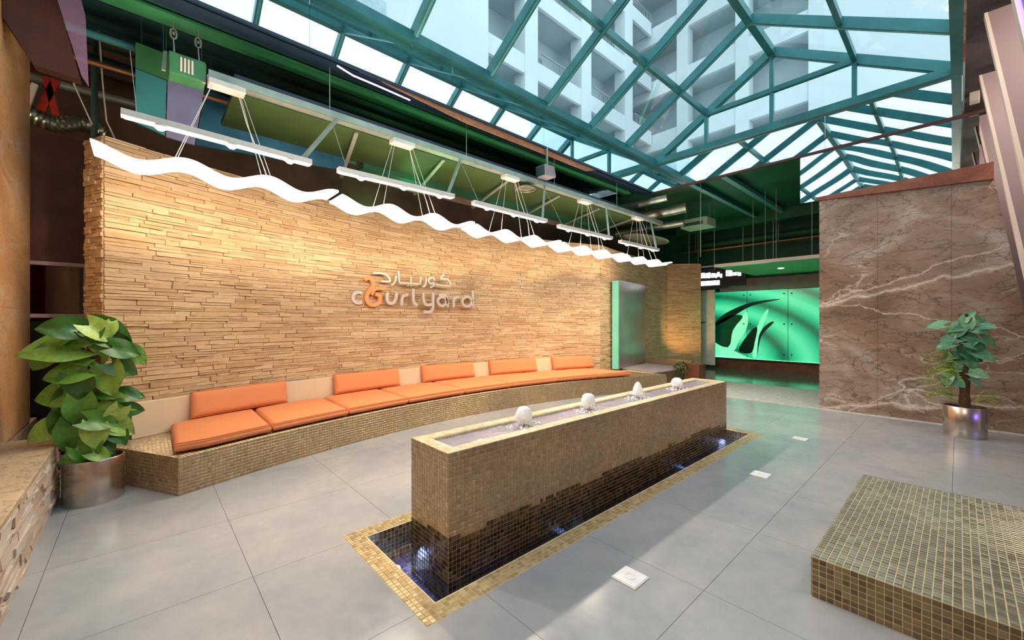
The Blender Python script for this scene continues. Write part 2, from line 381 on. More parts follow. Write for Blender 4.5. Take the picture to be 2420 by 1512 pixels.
# pieces laid on surfaces: list of (centre, ux, uy, n, lx, ly, rnd); the largest 300 become parts
def place_pieces(name, stuffname, pieces, variants, mat, parent, maxn=300, hidden=None):
    """variants: list of unit meshes as (verts, faces) spanning x,y in [-.5,.5] and z from 0 up"""
    off = wloc(parent) if parent else Vector((0, 0, 0))
    scored = []
    for i, p in enumerate(pieces):
        c, n = p[0], p[3]; d = c-CAM; dep = d.dot(FW)
        if dep < .5 or d.dot(n) > 0 or abs(d.dot(RT)/dep) > 1.24 or abs(d.z/dep) > .77 or (hidden and hidden(c)): continue
        a = p[4]*p[5]*abs(d.normalized().dot(n))/d.length_squared
        scored.append((-a, i))
    scored.sort(); single = set(i for _, i in scored[:maxn])
    mes = []
    for k, (vv, ff) in enumerate(variants):
        mb = MB(); mb.add(vv, ff); mes.append(mb.mesh(name, mat))
    rest = MB()
    for i, (c, ux, uy, n, lx, ly, rn) in enumerate(pieces):
        k = int(rn*997) % len(variants)
        if i in single:
            o = bpy.data.objects.new(name, mes[k]); C.objects.link(o); o.parent = parent
            M = Matrix.Identity(4)
            hz = p_h(i, rn)
            for r in range(3):
                M[r][0] = ux[r]*lx; M[r][1] = uy[r]*ly; M[r][2] = n[r]*hz; M[r][3] = c[r]-off[r]
            o.matrix_local = M
        else:
            hz = p_h(i, rn)
            rest.add([c+ux*(x*lx)+uy*(y*ly)+n*(z*hz) for x, y, z in variants[k][0]], variants[k][1], rn)
    if rest.f:
        obj(stuffname, rest, mat, parent, kind='stuff')
def p_h(i, rn): return 1.0

# tile unit: thin slab with softened top edge
def tile_unit(inset=.0, th=.004, e=.06):
    a = .5; b = .5-e
    vs = [(-a, -a, 0), (a, -a, 0), (a, a, 0), (-a, a, 0), (-a, -a, th*.6), (a, -a, th*.6), (a, a, th*.6), (-a, a, th*.6), (-b, -b, th), (b, -b, th), (b, b, th), (-b, b, th)]
    fs = [(0, 1, 5, 4), (1, 2, 6, 5), (2, 3, 7, 6), (3, 0, 4, 7), (4, 5, 9, 8), (5, 6, 10, 9), (6, 7, 11, 10), (7, 4, 8, 11), (8, 9, 10, 11)]
    return vs, fs
TU = [tile_unit()]
def grid_tiles(o, u, v, n, lu, lv, pitch, gap=.004, keep=None):
    """mosaic grid over a rectangle: corner o, unit dirs u,v, lengths; returns pieces"""
    o = Vector(o); u = Vector(u).normalized(); v = Vector(v).normalized(); n = Vector(n).normalized()
    nu = max(1, round(lu/pitch)); nv = max(1, round(lv/pitch)); pu = lu/nu; pv = lv/nv; out = []
    for i in range(nu):
        for j in range(nv):
            c = o+u*((i+.5)*pu)+v*((j+.5)*pv)
            if keep and not keep(c): continue
            a = random.uniform(-.014, .014); b = random.uniform(-.014, .014)
            uu = (u+n*a).normalized(); vv = (v+n*b).normalized()
            out.append((c, uu, vv, n, pu-gap, pv-gap, random.random()))
    return out

# ================================================================== FLOOR
POOL = (-3.09, 1.10, -1.87, 6.50)   # outer edge of the tiled border
fl = MB()
def rect_minus(x0, y0, x1, y1, h):
    hx0, hy0, hx1, hy1 = h
    if x1 <= hx0 or x0 >= hx1 or y1 <= hy0 or y0 >= hy1: return [(x0, y0, x1, y1)]
    out = []
    if y0 < hy0: out.append((x0, y0, x1, hy0)); y0 = hy0
    if y1 > hy1: out.append((x0, hy1, x1, y1)); y1 = hy1
    if x0 < hx0: out.append((x0, y0, hx0, y1))
    if x1 > hx1: out.append((hx1, y0, x1, y1))
    return out
for r in rect_minus(-8.6, -5.2, 2.2, 15.4, POOL): fl.box((r[0], r[1], -.3), (r[2], r[3], -.012))
floor = obj('floor', fl, M_joint, kind='structure')
P = .975; g = .0014
for i in range(-9, 3):
    for j in range(-5, 10):
        x0 = -1.02+i*P; y0 = -.46+j*P; x1 = x0+P; y1 = min(y0+P, 9.05)
        if y1-y0 < .05: continue
        x0 = max(x0, -8.5); x1 = min(x1, 2.1)
        if x1 <= x0+.1: continue
        mb = MB()
        for r in rect_minus(x0+g, y0+g, x1-g, y1-g, POOL): mb.box((r[0], r[1], -.012), (r[2], r[3], 0))
        if mb.f: obj('floor_tile', mb, M_floor, floor)
mb = MB(); mb.box((-5.2, 9.05, -.012), (2.1, 11.5, .004)); obj('carpet_strip', mb, M_carpet, floor, label='pale rough textured floor strip behind the grey tiles')
for i in range(8):
    for j in range(3):
        x0 = -8.5+i*1.3; y0 = 11.5+j*1.28
        mb = MB(); mb.box((x0+g, y0+g, -.012), (x0+1.3-g, y0+1.28-g, 0)); obj('floor_tile', mb, M_glossf, floor)
mb = MB(); mb.box((-8.5, 9.05, -.012), (-5.2, 11.5, 0)); obj('floor_tile', mb, M_glossf, floor)

# ================================================================== CURVED LEDGESTONE WALL
WH = 3.5
def arc(R, cx, cy, y): return (cx-math.sqrt(R*R-(y-cy)**2), y)
path = [Vector((-6.22, -.435)), Vector((-5.905, -.29))]
ys = [-.29+i*(8.5+.29)/44 for i in range(1, 45)]
path += [Vector(arc(11.37, 4.5, 4.3, y)) for y in ys]
path += [Vector(p) for p in ((-6.40, 10.5), (-6.50, 11.6), (-6.53, 12.9), (-5.76, 13.7))]
back = MB(); n = len(path)
nor = []
for i, p in enumerate(path):
    d = (path[min(i+1, n-1)]-path[max(i-1, 0)]).normalized(); nor.append(Vector((d.y, -d.x)))
for i in range(n-1):
    a, b = path[i], path[i+1]; d = (b-a).normalized(); na = nb = Vector((d.y, -d.x))
    if i > 1: na = nor[i]
    if i < n-2 and i > 0: nb = nor[i+1]
    a2 = a-na*.28; b2 = b-nb*.28
    if i == 0: a2 = Vector((-6.3, -.2)); b2 = Vector((-6.05, -.1))
    if i == 1: a2 = Vector((-6.18, -.18))
    back.hexa([(a.x, a.y, 0), (b.x, b.y, 0), (b2.x, b2.y, 0), (a2.x, a2.y, 0), (a.x, a.y, WH-.01), (b.x, b.y, WH-.01), (b2.x, b2.y, WH-.01), (a2.x, a2.y, WH-.01)])
wall = obj('wall_left', back, M_back, kind='structure')
# rows of split stone
def stone_unit(seed):
    rs = random.Random(seed); vs = []
    for x, y in ((-.5, -.5), (.5, -.5), (.5, .5), (-.5, .5)): vs.append((x, y, -.35))
    for x, y in ((-.5, -.5), (.0, -.5), (.5, -.5), (.5, .5), (.05, .5), (-.5, .5)):
        vs.append((x*.985+rs.uniform(-.012, .012), y+rs.uniform(-.09, .06), rs.uniform(.55, 1.0)))
    fs = [(0, 1, 6, 5, 4), (1, 2, 7, 6), (2, 3, 9, 8, 7), (3, 0, 4, 9), (4, 5, 8, 9), (5, 6, 7, 8)]
    return vs, fs
SU = [stone_unit(i) for i in range(14)]
def stone_rows(path, nors, z0, z1, rs, lmin=.12, lmax=.5, hmin=.026, hmax=.062, first=0):
    """courses of stone along a polyline"""
    seg = [0]
    for i in range(len(path)-1): seg.append(seg[-1]+(path[i+1]-path[i]).length)
    L = seg[-1]; out = []
    def at(s):
        for i in range(len(path)-1):
            if s <= seg[i+1]+1e-9 or i == len(path)-2:
                t_ = (s-seg[i])/max(1e-9, seg[i+1]-seg[i]); return path[i].lerp(path[i+1], t_), i
    z = z0
    while z < z1-.015:
        h = min(rs.uniform(hmin, hmax), z1-z)
        s = 0
        while s < L-.01:
            l = rs.uniform(lmin, lmax)*(.6+h*9)
            if L-s-l < lmin*.8: l = L-s
            p0, i0 = at(s); p1, i1 = at(s+l)
            d = (p1-p0)
            if d.length > .01:
                dn = d.normalized(); c = (p0+p1)/2
                sub = rs.random()
                parts = [(z, h)] if sub > .22 or h < .045 else [(z, h*.5), (z+h*.5, h*.5)]
                for zz, hh in parts:
                    out.append((Vector((c.x, c.y, zz+hh/2)), Vector((dn.x, dn.y, 0)), Vector((0, 0, 1)), Vector((dn.y, -dn.x, 0)), d.length-.002, hh-.0042, rs.random()))
            s += l
        z += h
    return out
rs = random.Random(3)
end_face = stone_rows(path[:2], None, 0, WH, rs, .06, .16, .03, .06)
main_face = stone_rows(path[1:46], None, .0, WH, rs)
for a_, b_ in ((45, 47), (46, 48), (47, 49)): main_face += stone_rows(path[a_:b_], None, .0, WH, rs)
far_face = stone_rows(path[-2:], None, 0, WH, rs)
def p_h(i, rn): return .008+.022*((rn*7919) % 1.0)
hid = lambda c: (c.z < .74 and c.y < 8.2) or c.z > 3.38 or (c.z < 1.6 and c.y < .25)
place_pieces('stone', 'stone_courses', main_face+end_face+far_face, SU, M_stone, wall, 300, hid)
def p_h(i, rn): return 1.0

# ================================================================== CURVED BENCH
ZB = .35
fc = (5.7, 4.35, 11.27); bcn = (4.5, 4.3, 11.27)
def fr(y, dr=0): return Vector((fc[0]-math.sqrt((fc[2]+dr)**2-(y-fc[1])**2), y))
def bk(y, dr=0): return Vector((bcn[0]-math.sqrt((bcn[2]+dr)**2-(y-bcn[1])**2), y))
bench = thing('banquette_bench', 'long curved bench clad in gold mosaic tiles along the stone wall', 'bench', (-5.2, 4.3, 0))
NB = 40
fp = [fr(.25+i*(9.0-.25)/NB) for i in range(NB+1)]; bp = [bk(-.30+i*(9.2+.30)/NB, .02) for i in range(NB+1)]
poly = [tuple(p) for p in fp]+[tuple(p) for p in reversed(bp)]+[(-5.49, -.12)]
poly = poly[::-1]
body = MB()
body.prism(poly[::-1], 0, ZB-.004)
obj('bench_body', body, M_grout, bench)
TP = .0315; pcs = []
for i in range(NB):
    a, b = fp[i], fp[i+1]; d = (b-a); nn = Vector((d.y, -d.x, 0)).normalized()
    if nn.x < 0: nn = -nn
    pcs += grid_tiles((a.x, a.y, 0), (d.x, d.y, 0), (0, 0, 1), nn, d.length, ZB, TP)
    # coping strip on top
    pcs += grid_tiles((a.x, a.y, ZB-.004), (d.x, d.y, 0), -nn, (0, 0, 1), d.length, TP*4, TP)
e0, e1 = Vector((-5.49, -.12)), fp[0]; d = e1-e0
pcs += grid_tiles((e0.x, e0.y, 0), (d.x, d.y, 0), (0, 0, 1), (d.y, -d.x, 0), d.length, ZB, TP)
e2 = bp[0]; d2 = e0-e2
pcs += grid_tiles((e2.x, e2.y, 0), (d2.x, d2.y, 0), (0, 0, 1), (d2.y, -d2.x, 0), d2.length, ZB, TP)
def keep(c):
    f_ = fr(max(.25, c.y)) if c.y > .25 else None
    if c.y < .25:
        # inside the slanted end
        tt = (c.x-e0.x)/(e1.x-e0.x); yy = e0.y+tt*(e1.y-e0.y)
        if c.y < yy+.012: return False
        if c.x > e1.x: return False
    elif c.x > f_.x-TP*4.2: return False
    return c.x > bk(c.y, .02).x+.01
pcs += grid_tiles((-6.1, -.3, ZB-.004), (1, 0, 0), (0, 1, 0), (0, 0, 1), 1.4, .75, TP, keep=keep)
pcs += grid_tiles((-6.3, 7.9, ZB-.004), (1, 0, 0), (0, 1, 0), (0, 0, 1), 1.8, 1.1, TP*1.3, keep=lambda c: c.x < fr(c.y).x-TP*4.2 and c.x > bk(c.y, .02).x)
place_pieces('tile', 'tile_mosaic', pcs, TU, M_tgold, bench, 300)
# beige padded back board, leaning on the wall
bb = MB(); NN = 48; yy0, yy1 = -.08, 8.1
vs = []
for i in range(NN+1):
    y = yy0+i*(yy1-yy0)/NN
    f0 = bk(y, -.035); b0 = bk(y, .03); f1 = bk(y, .0); b1 = bk(y, .06)
    vs += [(f0.x, f0.y, ZB), (b0.x, b0.y, ZB), (b1.x, b1.y, .725), (f1.x, f1.y, .725)]
fs = [(0, 1, 2, 3)]
for i in range(NN):
    k = i*4
    for a, b in ((0, 1), (1, 2), (2, 3), (3, 0)): fs.append((k+a, k+a+4, k+b+4, k+b))
fs.append((NN*4+3, NN*4+2, NN*4+1, NN*4))
bb.add(vs, fs); obj('back_board', bb, M_beige, bench, bevel=.008, label='beige padded back board')

def pad(fn, nu=30, nv=14, r=.045, half=.055, crown=.02, lu=1.0, lv=.6):
    """soft cushion: fn(u,v,w) with u,v in 0..1 and w the signed offset through the thickness"""
    def grid(n, L):
        g_ = [0, r*.06/L, r*.25/L, r*.6/L, r/L]; m = [r/L+(1-2*r/L)*i/(n-1) for i in range(1, n-1)]
        return g_+m+[1-q for q in reversed(g_)]
    us = grid(nu, lu); vv_ = grid(nv, lv); mb = MB(); k = {}
    def h(u, v):
        d = min(u*lu, (1-u)*lu, v*lv, (1-v)*lv)
        e = min(1, d/r); s = math.sqrt(max(0, 1-(1-e)**2))
        return half*s*(.86)+crown*(math.sin(PI*u)*math.sin(PI*v))**.5*s+0.0
    for s in (1, -1):
        for i, u in enumerate(us):
            for j, v in enumerate(vv_):
                edge = i in (0, len(us)-1) or j in (0, len(vv_)-1)
                if s == -1 and edge: k[(s, i, j)] = k[(1, i, j)]; continue
                k[(s, i, j)] = len(mb.v); mb.v.append(tuple(fn(u, v, s*h(u, v)*(1 if s > 0 else .9))))
    for s in (1, -1):
        for i in range(len(us)-1):
            for j in range(len(vv_)-1):
                q = (k[(s, i, j)], k[(s, i+1, j)], k[(s, i+1, j+1)], k[(s, i, j+1)])
                mb.f.append(q if s > 0 else q[::-1]); mb.r.append(0)
    return mb
seatY = [.215, 1.07, 2.0, 2.94, 4.03, 5.08, 6.22, 7.27, 8.15]
seatlab = ['orange seat cushion at the end of the bench nearest the potted pothos', 'second orange seat cushion from the pothos end, half under the first pillow',
 'third orange seat cushion from the pothos end of the bench', 'fourth orange seat cushion from the pothos end of the bench', 'fifth orange seat cushion from the pothos end of the bench',
 'sixth orange seat cushion from the pothos end of the bench', 'seventh orange seat cushion, before the last one at the far end', 'last and smallest looking orange seat cushion at the far bench end']
for i in range(8):
    y0, y1 = seatY[i]+.006, seatY[i+1]-.006
    # joints run towards the wall, a little skewed on the far side
    def fn(u, v, w, y0=y0, y1=y1, i=i):
        y = y0+(y1-y0)*u; sk = 0
        a = fr(y, .03); yb = y+.02*v
        if i == 7: yb = y+(-.25*v*u)
        b = bk(yb, -.05)
        if i == 0 and u < .3: a = Vector((a.x-(.3-u)*.25, a.y+.0))
        return (a.x+(b.x-a.x)*v, a.y+(b.y-a.y)*v, ZB+.058+w)
    ob = obj('seat_cushion', pad(fn, 26, 14, .05, .058, .012, y1-y0, .7), M_orange, smooth=True)
    tag(ob, seatlab[i], 'cushion', 'orange seat cushions on the bench')
    pts = [fn(u/20, .012, .046) for u in range(0, 21)]
    mb = MB(); mb.tube([(p[0]+.006, p[1], p[2]) for p in pts], .006, 6)
    pts = [fn(u/20, .012, -.03) for u in range(0, 21)]
    obj('piping', mb, M_pipe, ob, smooth=True)
pil = [(.42, 1.50), (2.20, 3.36), (3.84, 5.02), (5.42, 6.62), (7.06, 8.14)]
pl = ['orange back pillow nearest the potted pothos', 'second orange back pillow from the potted pothos end', 'middle orange back pillow of the five on the bench',
      'fourth orange back pillow along the bench', 'fifth orange back pillow, at the far end by the steel slab']
for i, (y0, y1) in enumerate(pil):
    def fn(u, v, w, y0=y0, y1=y1):
        y = y0+(y1-y0)*u; q = bk(y, -.10+.085*v); d = Vector((q.x-bcn[0], q.y-bcn[1])).normalized()
        return (q.x-d.x*w, q.y-d.y*w, .462+.30*v+w*.25)
    ob = obj('back_pillow', pad(fn, 24, 10, .055, .062, .018, y1-y0, .31), M_orange, smooth=True)
    tag(ob, pl[i], 'pillow', 'orange back pillows')
    for vv2 in (0.02, .98):
        mb = MB(); mb.tube([fn(u/20, vv2, .03) for u in range(0, 21)], .004, 5); obj('piping', mb, M_pipe, ob, smooth=True)

# ================================================================== TROUGH, PLANTER AND STEEL SLAB AT THE BENCH'S FAR END
tr = thing('water_trough', 'low grey trough curving past the far end of the bench', 'trough', (-5.5, 9.9, 0))
a0 = [(-4.95+.28*math.sin(q*.3)-.05*q, 9.12+q*.26) for q in range(8)]
pol = a0+[(-6.25, 11.0), (-6.05, 9.3)]
mb = MB(); mb.prism(pol, 0, .33); obj('trough_body', mb, M_tdark, tr)
mb = MB(); mb.prism([(x*.985-.08, y) for x, y in a0]+[(-6.2, 10.95), (-6.0, 9.35)], .33, .36); obj('trough_top', mb, M_gwall, tr, bevel=.008, label='grey stone trough top')
mb = MB(); mb.box((-6.35, 11.05, 0), (-4.9, 11.2, .5)); obj('rear_kerb', mb, M_tgold, tr)
pb = thing('planter_block', 'low brown stone planter beside the trough with a small olive bush', 'planter', (-4.85, 10.6, 0))
mb = MB(); mb.box((-4.78, 10.35, 0), (-4.40, 10.75, .5)); obj('planter_box', mb, M_redtrim, pb, bevel=.01)
ml = MB(); rsx = random.Random(5)
for k in range(260):
    th = rsx.uniform(0, 2*PI); ph = rsx.uniform(0, 1); rr_ = .26*rsx.uniform(.6, 1)
    c = Vector((-4.84+rr_*math.cos(th)*math.sqrt(1-ph*ph), 10.35+rr_*math.sin(th)*math.sqrt(1-ph*ph), .28+.26*ph))
    a = Vector([rsx.uniform(-1, 1) for _ in range(3)]).normalized()*.03; b = a.cross(Vector([rsx.uniform(-1, 1) for _ in range(3)])).normalized()*.018
    ml.add([c-a, c+b, c+a, c-b], [(0, 1, 2, 3)], rsx.random())
obj('bush', ml, M_bush, pb, kind='stuff')
sl = thing('steel_water_slab', 'tall grey polished slab standing by the stone wall past the bench', 'panel', (-6.1, 10.1, 0))
A = Vector((-5.90, 9.12)); B = Vector((-6.28, 11.07)); d = (B-A).normalized(); nn = Vector((d.y, -d.x)); A2 = A-nn*.16; B2 = B-nn*.16
mb = MB(); mb.prism([tuple(A), tuple(B), tuple(B2), tuple(A2)], .35, 2.66)
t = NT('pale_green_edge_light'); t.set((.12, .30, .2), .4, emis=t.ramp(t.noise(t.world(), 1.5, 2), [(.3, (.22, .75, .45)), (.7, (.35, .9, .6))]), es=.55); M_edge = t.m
M_slabm = simple('grey_satin_metal', (.30, .29, .28), .22, .6, .15, 1.5); obj('slab_face', mb, M_slabm, sl, bevel=.006)
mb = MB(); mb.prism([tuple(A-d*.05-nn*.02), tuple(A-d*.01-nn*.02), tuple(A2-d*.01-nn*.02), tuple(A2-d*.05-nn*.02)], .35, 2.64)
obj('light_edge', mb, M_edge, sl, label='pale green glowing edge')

# ================================================================== WALL LETTERING
sign = thing('wall_sign', 'raised metal lettering in Arabic and Latin script with an orange swirl on the stone wall', 'sign', (-6.72, 3.8, 2.0))
def SP(u, v):
    q = 800+u/6.914; r_ = 610+v/6.914       # plan of the lettering, taken off as wall coordinates
    tx = (q-1210)/961.7; d0 = (-.7396+.673*tx, .673+.7396*tx); k = -6.70/d0[0]
    return Vector((-6.70, d0[1]*k, 1.6+(758-r_)/961.7*k))
def sm(pts, n=6):
    out = []
    P_ = [pts[0]]+pts+[pts[-1]]
    for i in range(1, len(P_)-2):
        for j in range(n):
            t_ = j/n; a, b, c_, e = P_[i-1], P_[i], P_[i+1], P_[i+2]
            out.append(tuple(.5*((2*b[q])+(-a[q]+c_[q])*t_+(2*a[q]-5*b[q]+4*c_[q]-e[q])*t_*t_+(-a[q]+3*b[q]-3*c_[q]+e[q])*t_**3) for q in (0, 1)))
    out.append(pts[-1]); return out
def stroke(mb, pts, wd, dep=.05, smooth_=True):
    q = [SP(*p) for p in (sm(pts) if smooth_ and len(pts) > 2 else pts)]
    m = len(q); ring = []
    for i in range(m):
        d = (q[min(i+1, m-1)]-q[max(i-1, 0)]); d.x = 0; d.normalize(); s_ = Vector((0, -d.z, d.y))*wd/2
        ring.append((q[i]+s_, q[i]-s_))
    vs = []; fs = []
    for a, b in ring:
        vs += [(a.x-dep, a.y, a.z), (b.x-dep, b.y, b.z), (b.x, b.y, b.z), (a.x, a.y, a.z)]
    for i in range(m-1):
        k = i*4
        for a, b in ((0, 1), (1, 2), (2, 3), (3, 0)): fs.append((k+a, k+b, k+b+4, k+a+4))
    fs += [(3, 2, 1, 0), (m*4-4, m*4-3, m*4-2, m*4-1)]
    mb.add(vs, fs)
def circ(cx, cy, ra, rb, a0, a1, n=14): return [(cx+ra*math.cos(math.radians(a0+(a1-a0)*i/n)), cy+rb*math.sin(math.radians(a0+(a1-a0)*i/n))) for i in range(n+1)]
WL = .052
letters = [
 ('letter_c', [circ(330, 645, 92, 88, -50, -310)], WL),
 ('letter_u', [[(800, 560), (795, 640), (810, 715), (862, 742), (915, 715), (945, 640), (950, 562)]], WL),
 ('letter_r', [[(1035, 770), (1040, 680), (1060, 620), (1120, 598), (1140, 602)]], WL),
 ('letter_t', [[(1225, 500), (1228, 690), (1255, 745), (1300, 765)]], WL),
 ('letter_y', [[(1390, 565), (1392, 660), (1410, 735), (1460, 765), (1530, 755)], [(1548, 560), (1550, 700), (1545, 820), (1500, 880), (1395, 872)]], WL),
 ('letter_a', [circ(1700, 705, 72, 72, 0, 360, 20), [(1640, 600), (1720, 592), (1770, 640), (1790, 800)]], WL*.95),
 ('letter_r', [[(1885, 805), (1888, 700), (1910, 650), (1975, 632)]], WL*.95),
 ('letter_d', [circ(2105, 710, 78, 78, 0, 360, 20), [(2195, 535), (2200, 700), (2205, 795)]], WL*.95),
 ('arabic_dal', [[(560, 248), (700, 246), (790, 280), (840, 350), (822, 382), (700, 375)]], .03),
 ('arabic_ra', [[(945, 282), (930, 370), (895, 425), (858, 432)]], .03),
 ('arabic_ya_alef', [[(980, 205), (990, 330), (1000, 400)], [(990, 402), (1120, 410), (1250, 420), (1335, 420)], [(1182, 290), (1185, 412)], [(1345, 300), (1338, 420)]], .03),
 ('arabic_dots', [[(1130, 446), (1146, 446)], [(1178, 448), (1194, 448)], [(1310, 248), (1326, 248)], [(1352, 250), (1368, 250)]], .03),
 ('arabic_ra', [[(1435, 320), (1430, 400), (1410, 455), (1372, 465)]], .03),
 ('arabic_waw', [circ(1520, 365, 48, 48, 0, 360, 16), [(1568, 370), (1565, 420), (1535, 465), (1500, 478)]], .03),
 ('arabic_kaf', [[(1585, 428), (1720, 445), (1830, 452), (1815, 385), (1760, 340), (1670, 335), (1725, 262)]], .03)]
for nm, sts, wd in letters:
    mb = MB()
    for s_ in sts: stroke(mb, s_, wd, .055 if wd > .04 else .04)
    obj(nm, mb, M_chip, sign, bevel=.004)
mb = MB()
stroke(mb, [(435, 360), (465, 330), (515, 325), (555, 365), (572, 430), (545, 490), (480, 580), (462, 660), (500, 735), (575, 765), (655, 735), (685, 660), (660, 600), (600, 590)], .066, .06)
stroke(mb, [(545, 600), (590, 520), (660, 495), (760, 505)], .05, .055)
obj('letter_o', mb, M_sorange, sign, bevel=.004, label='orange swirl letter')
mb = MB()
for u, v in ((300, 650), (862, 700), (1700, 640), (2120, 640), (1245, 700), (1540, 700)):
    p = SP(u, v); mb.tube([(p.x-.03, p.y, p.z), (p.x-.16, p.y, p.z)], .006, 6)
obj('standoff_pin', mb, M_alu, sign)

# ================================================================== FOUNTAIN
ZT = .75; FX0, FX1, FY0, FY1 = -2.683, -2.205, 1.453, 6.08
ft = thing('fountain', 'long raised fountain box clad in gold brown mosaic with a basin on top', 'fountain', (-2.44, 3.77, -.24))
mb = MB(); rim = .105
mb.box((FX0, FY0, -.24), (FX0+rim, FY1, ZT-.004)); mb.box((FX1-rim, FY0, -.24), (FX1, FY1, ZT-.004))
mb.box((FX0+rim, FY0, -.24), (FX1-rim, FY0+rim, ZT-.004)); mb.box((FX0+rim, FY1-rim, -.24), (FX1-rim, FY1, ZT-.004))
mb.box((FX0+rim, FY0+rim, -.24), (FX1-rim, FY1-rim, ZT-.10))
obj('fountain_body', mb, M_grout, ft)
pcs = grid_tiles((FX1, FY0, -.24), (0, 1, 0), (0, 0, 1), (1, 0, 0), FY1-FY0, ZT+.24, TP)
pcs += grid_tiles((FX0, FY0, -.24), (1, 0, 0), (0, 0, 1), (0, -1, 0), FX1-FX0, ZT+.24, TP)
pcs += grid_tiles((FX0, FY1, -.24), (0, -1, 0), (0, 0, 1), (-1, 0, 0), FY1-FY0, ZT+.24, TP)
pcs += grid_tiles((FX1, FY1, -.24), (-1, 0, 0), (0, 0, 1), (0, 1, 0), FX1-FX0, ZT+.24, TP)
low_band = lambda p: p[0].z < .19+.05*noise.noise(p[0]*3)+.014*(p[6]-.5)  # lowest courses take the darker tiles, upper edge varied by noise
place_pieces('tile', 'tile_mosaic', [p for p in pcs if not low_band(p)], TU, M_tgold, ft, 180)
place_pieces('tile', 'lower_tile_mosaic', [p for p in pcs if low_band(p)], TU, M_tlow, ft, 60)
pcs = grid_tiles((FX0, FY0, ZT-.004), (1, 0, 0), (0, 1, 0), (0, 0, 1), FX1-FX0, FY1-FY0, TP,
                 keep=lambda c: not (FX0+rim < c.x < FX1-rim and FY0+rim < c.y < FY1-rim))
for q in ((FX0+rim, (1, 0, 0)), (FX1-rim, (-1, 0, 0))):
    pcs += grid_tiles((q[0], FY0+rim, ZT-.1), (0, 1, 0), (0, 0, 1), q[1], FY1-FY0-2*rim, .094, TP)
place_pieces('tile', 'rim_mosaic', pcs, TU, M_tlight, ft, 55)
mb = MB(); nx, ny = 6, 120
for i in range(nx+1):
    for j in range(ny+1):
        x = FX0+rim+(FX1-FX0-2*rim)*i/nx; y = FY0+rim+(FY1-FY0-2*rim)*j/ny
        amp = sum(math.exp(-((y-q)/.16)**2) for q in (2.35, 3.23, 4.14, 5.09))
        mb.v.append((x, y, ZT-.022+.006*noise.noise(Vector((x*9, y*9, 2)))+amp*.012*noise.noise(Vector((x*30, y*30, 7)))))
for i in range(nx):
    for j in range(ny): mb.f.append((i*(ny+1)+j, (i+1)*(ny+1)+j, (i+1)*(ny+1)+j+1, i*(ny+1)+j+1)); mb.r.append(0)
obj('basin_water', mb, M_bwater, ft, smooth=True)
jl = ['foaming water jet nearest the camera end of the fountain', 'second foaming water jet from the near end of the fountain', 'third foaming jet, pointed on top, along the fountain', 'farthest foaming water jet on the fountain']
for i, y in enumerate((2.35, 3.23, 4.14, 5.09)):
    c = (-2.44, y, ZT-.02)
    jt = thing('water_jet', jl[i], 'water jet', c, group='foaming jets on the fountain')
    rs_ = random.Random(i+20)
    wob = lambda a, b: .22*noise.noise(Vector((a*.5+i*9, math.cos(b/28*2*PI)*1.6, math.sin(b/28*2*PI)*1.6)))
    top = .15+(.01, .012, .03, -.01)[i]
    prof = [(.066, .045), (.070, .07), (.066, .10), (.052, top-.02), (.03, top-.004), (.0, top)] if i != 2 else [(.062, .045), (.062, .07), (.052, .11), (.03, top-.02), (.014, top), (.0, top+.004)]
    mb = MB(); mb.lathe(prof, c, 28, wob=wob)
    mb.lathe([(.034, .075), (.05, .06), (.066, .045)], c, 28, wob=wob)
    for k in range(26):
        a = rs_.uniform(0, 2*PI); q = rs_.uniform(.05, .078); zz = rs_.uniform(.0, .05)
        x, yy = c[0]+q*math.cos(a), c[1]+q*math.sin(a)
        mb.tube([(x, yy, c[2]+zz+.03), (x+.006*math.cos(a), yy+.006*math.sin(a), c[2]+zz)], [.006, .003], 5)
    obj('foam', mb, M_foam, jt, smooth=True)
    mb = MB(); mb.lathe([(.0, .085), (.024, .083), (.026, .065), (.018, .062), (.018, .045), (.027, .04), (.027, .018), (.02, .01), (.022, -.06)], c, 20)
    obj('nozzle', mb, M_chrome, jt, smooth=True)
    mb = MB()
    for k in range(90):
        a = rs_.uniform(0, 2*PI); q = rs_.uniform(.03, .12); yy = c[1]+q*math.sin(a)*1.5; x = min(max(c[0]+q*math.cos(a), FX0+rim+.012), FX1-rim-.012)
        s_ = rs_.uniform(.004, .011); mb.lathe([(s_, 0), (s_*.8, s_*.5), (0, s_*.8)], (x, yy, c[2]), 6)
    obj('froth', mb, M_foam, jt, smooth=True, kind='stuff')

# floor pool round the fountain
pl_ = thing('floor_pool', 'sunken mosaic pool with a gold tile border round the fountain', 'pool', (-2.48, 3.8, -.25))
X0, Y0, X1, Y1 = POOL; B_ = .135
mb = MB()
for a, b in (((X0, Y0), (X0+B_, Y1)), ((X1-B_, Y0), (X1, Y1)), ((X0+B_, Y0), (X1-B_, Y0+B_)), ((X0+B_, Y1-B_), (X1-B_, Y1))):
    mb.box((a[0], a[1], -.25), (b[0], b[1], .0))
mb.box((X0, Y0, -.30), (X1, Y1, -.246))
obj('pool_shell', mb, M_grout, pl_)
pcs = grid_tiles((X0, Y0, .0), (1, 0, 0), (0, 1, 0), (0, 0, 1), X1-X0, Y1-Y0, TP, .0045, keep=lambda c: not (X0+B_ < c.x < X1-B_ and Y0+B_ < c.y < Y1-B_))
place_pieces('tile', 'border_mosaic', pcs, TU, M_tborder, pl_, 210)
pcs = []
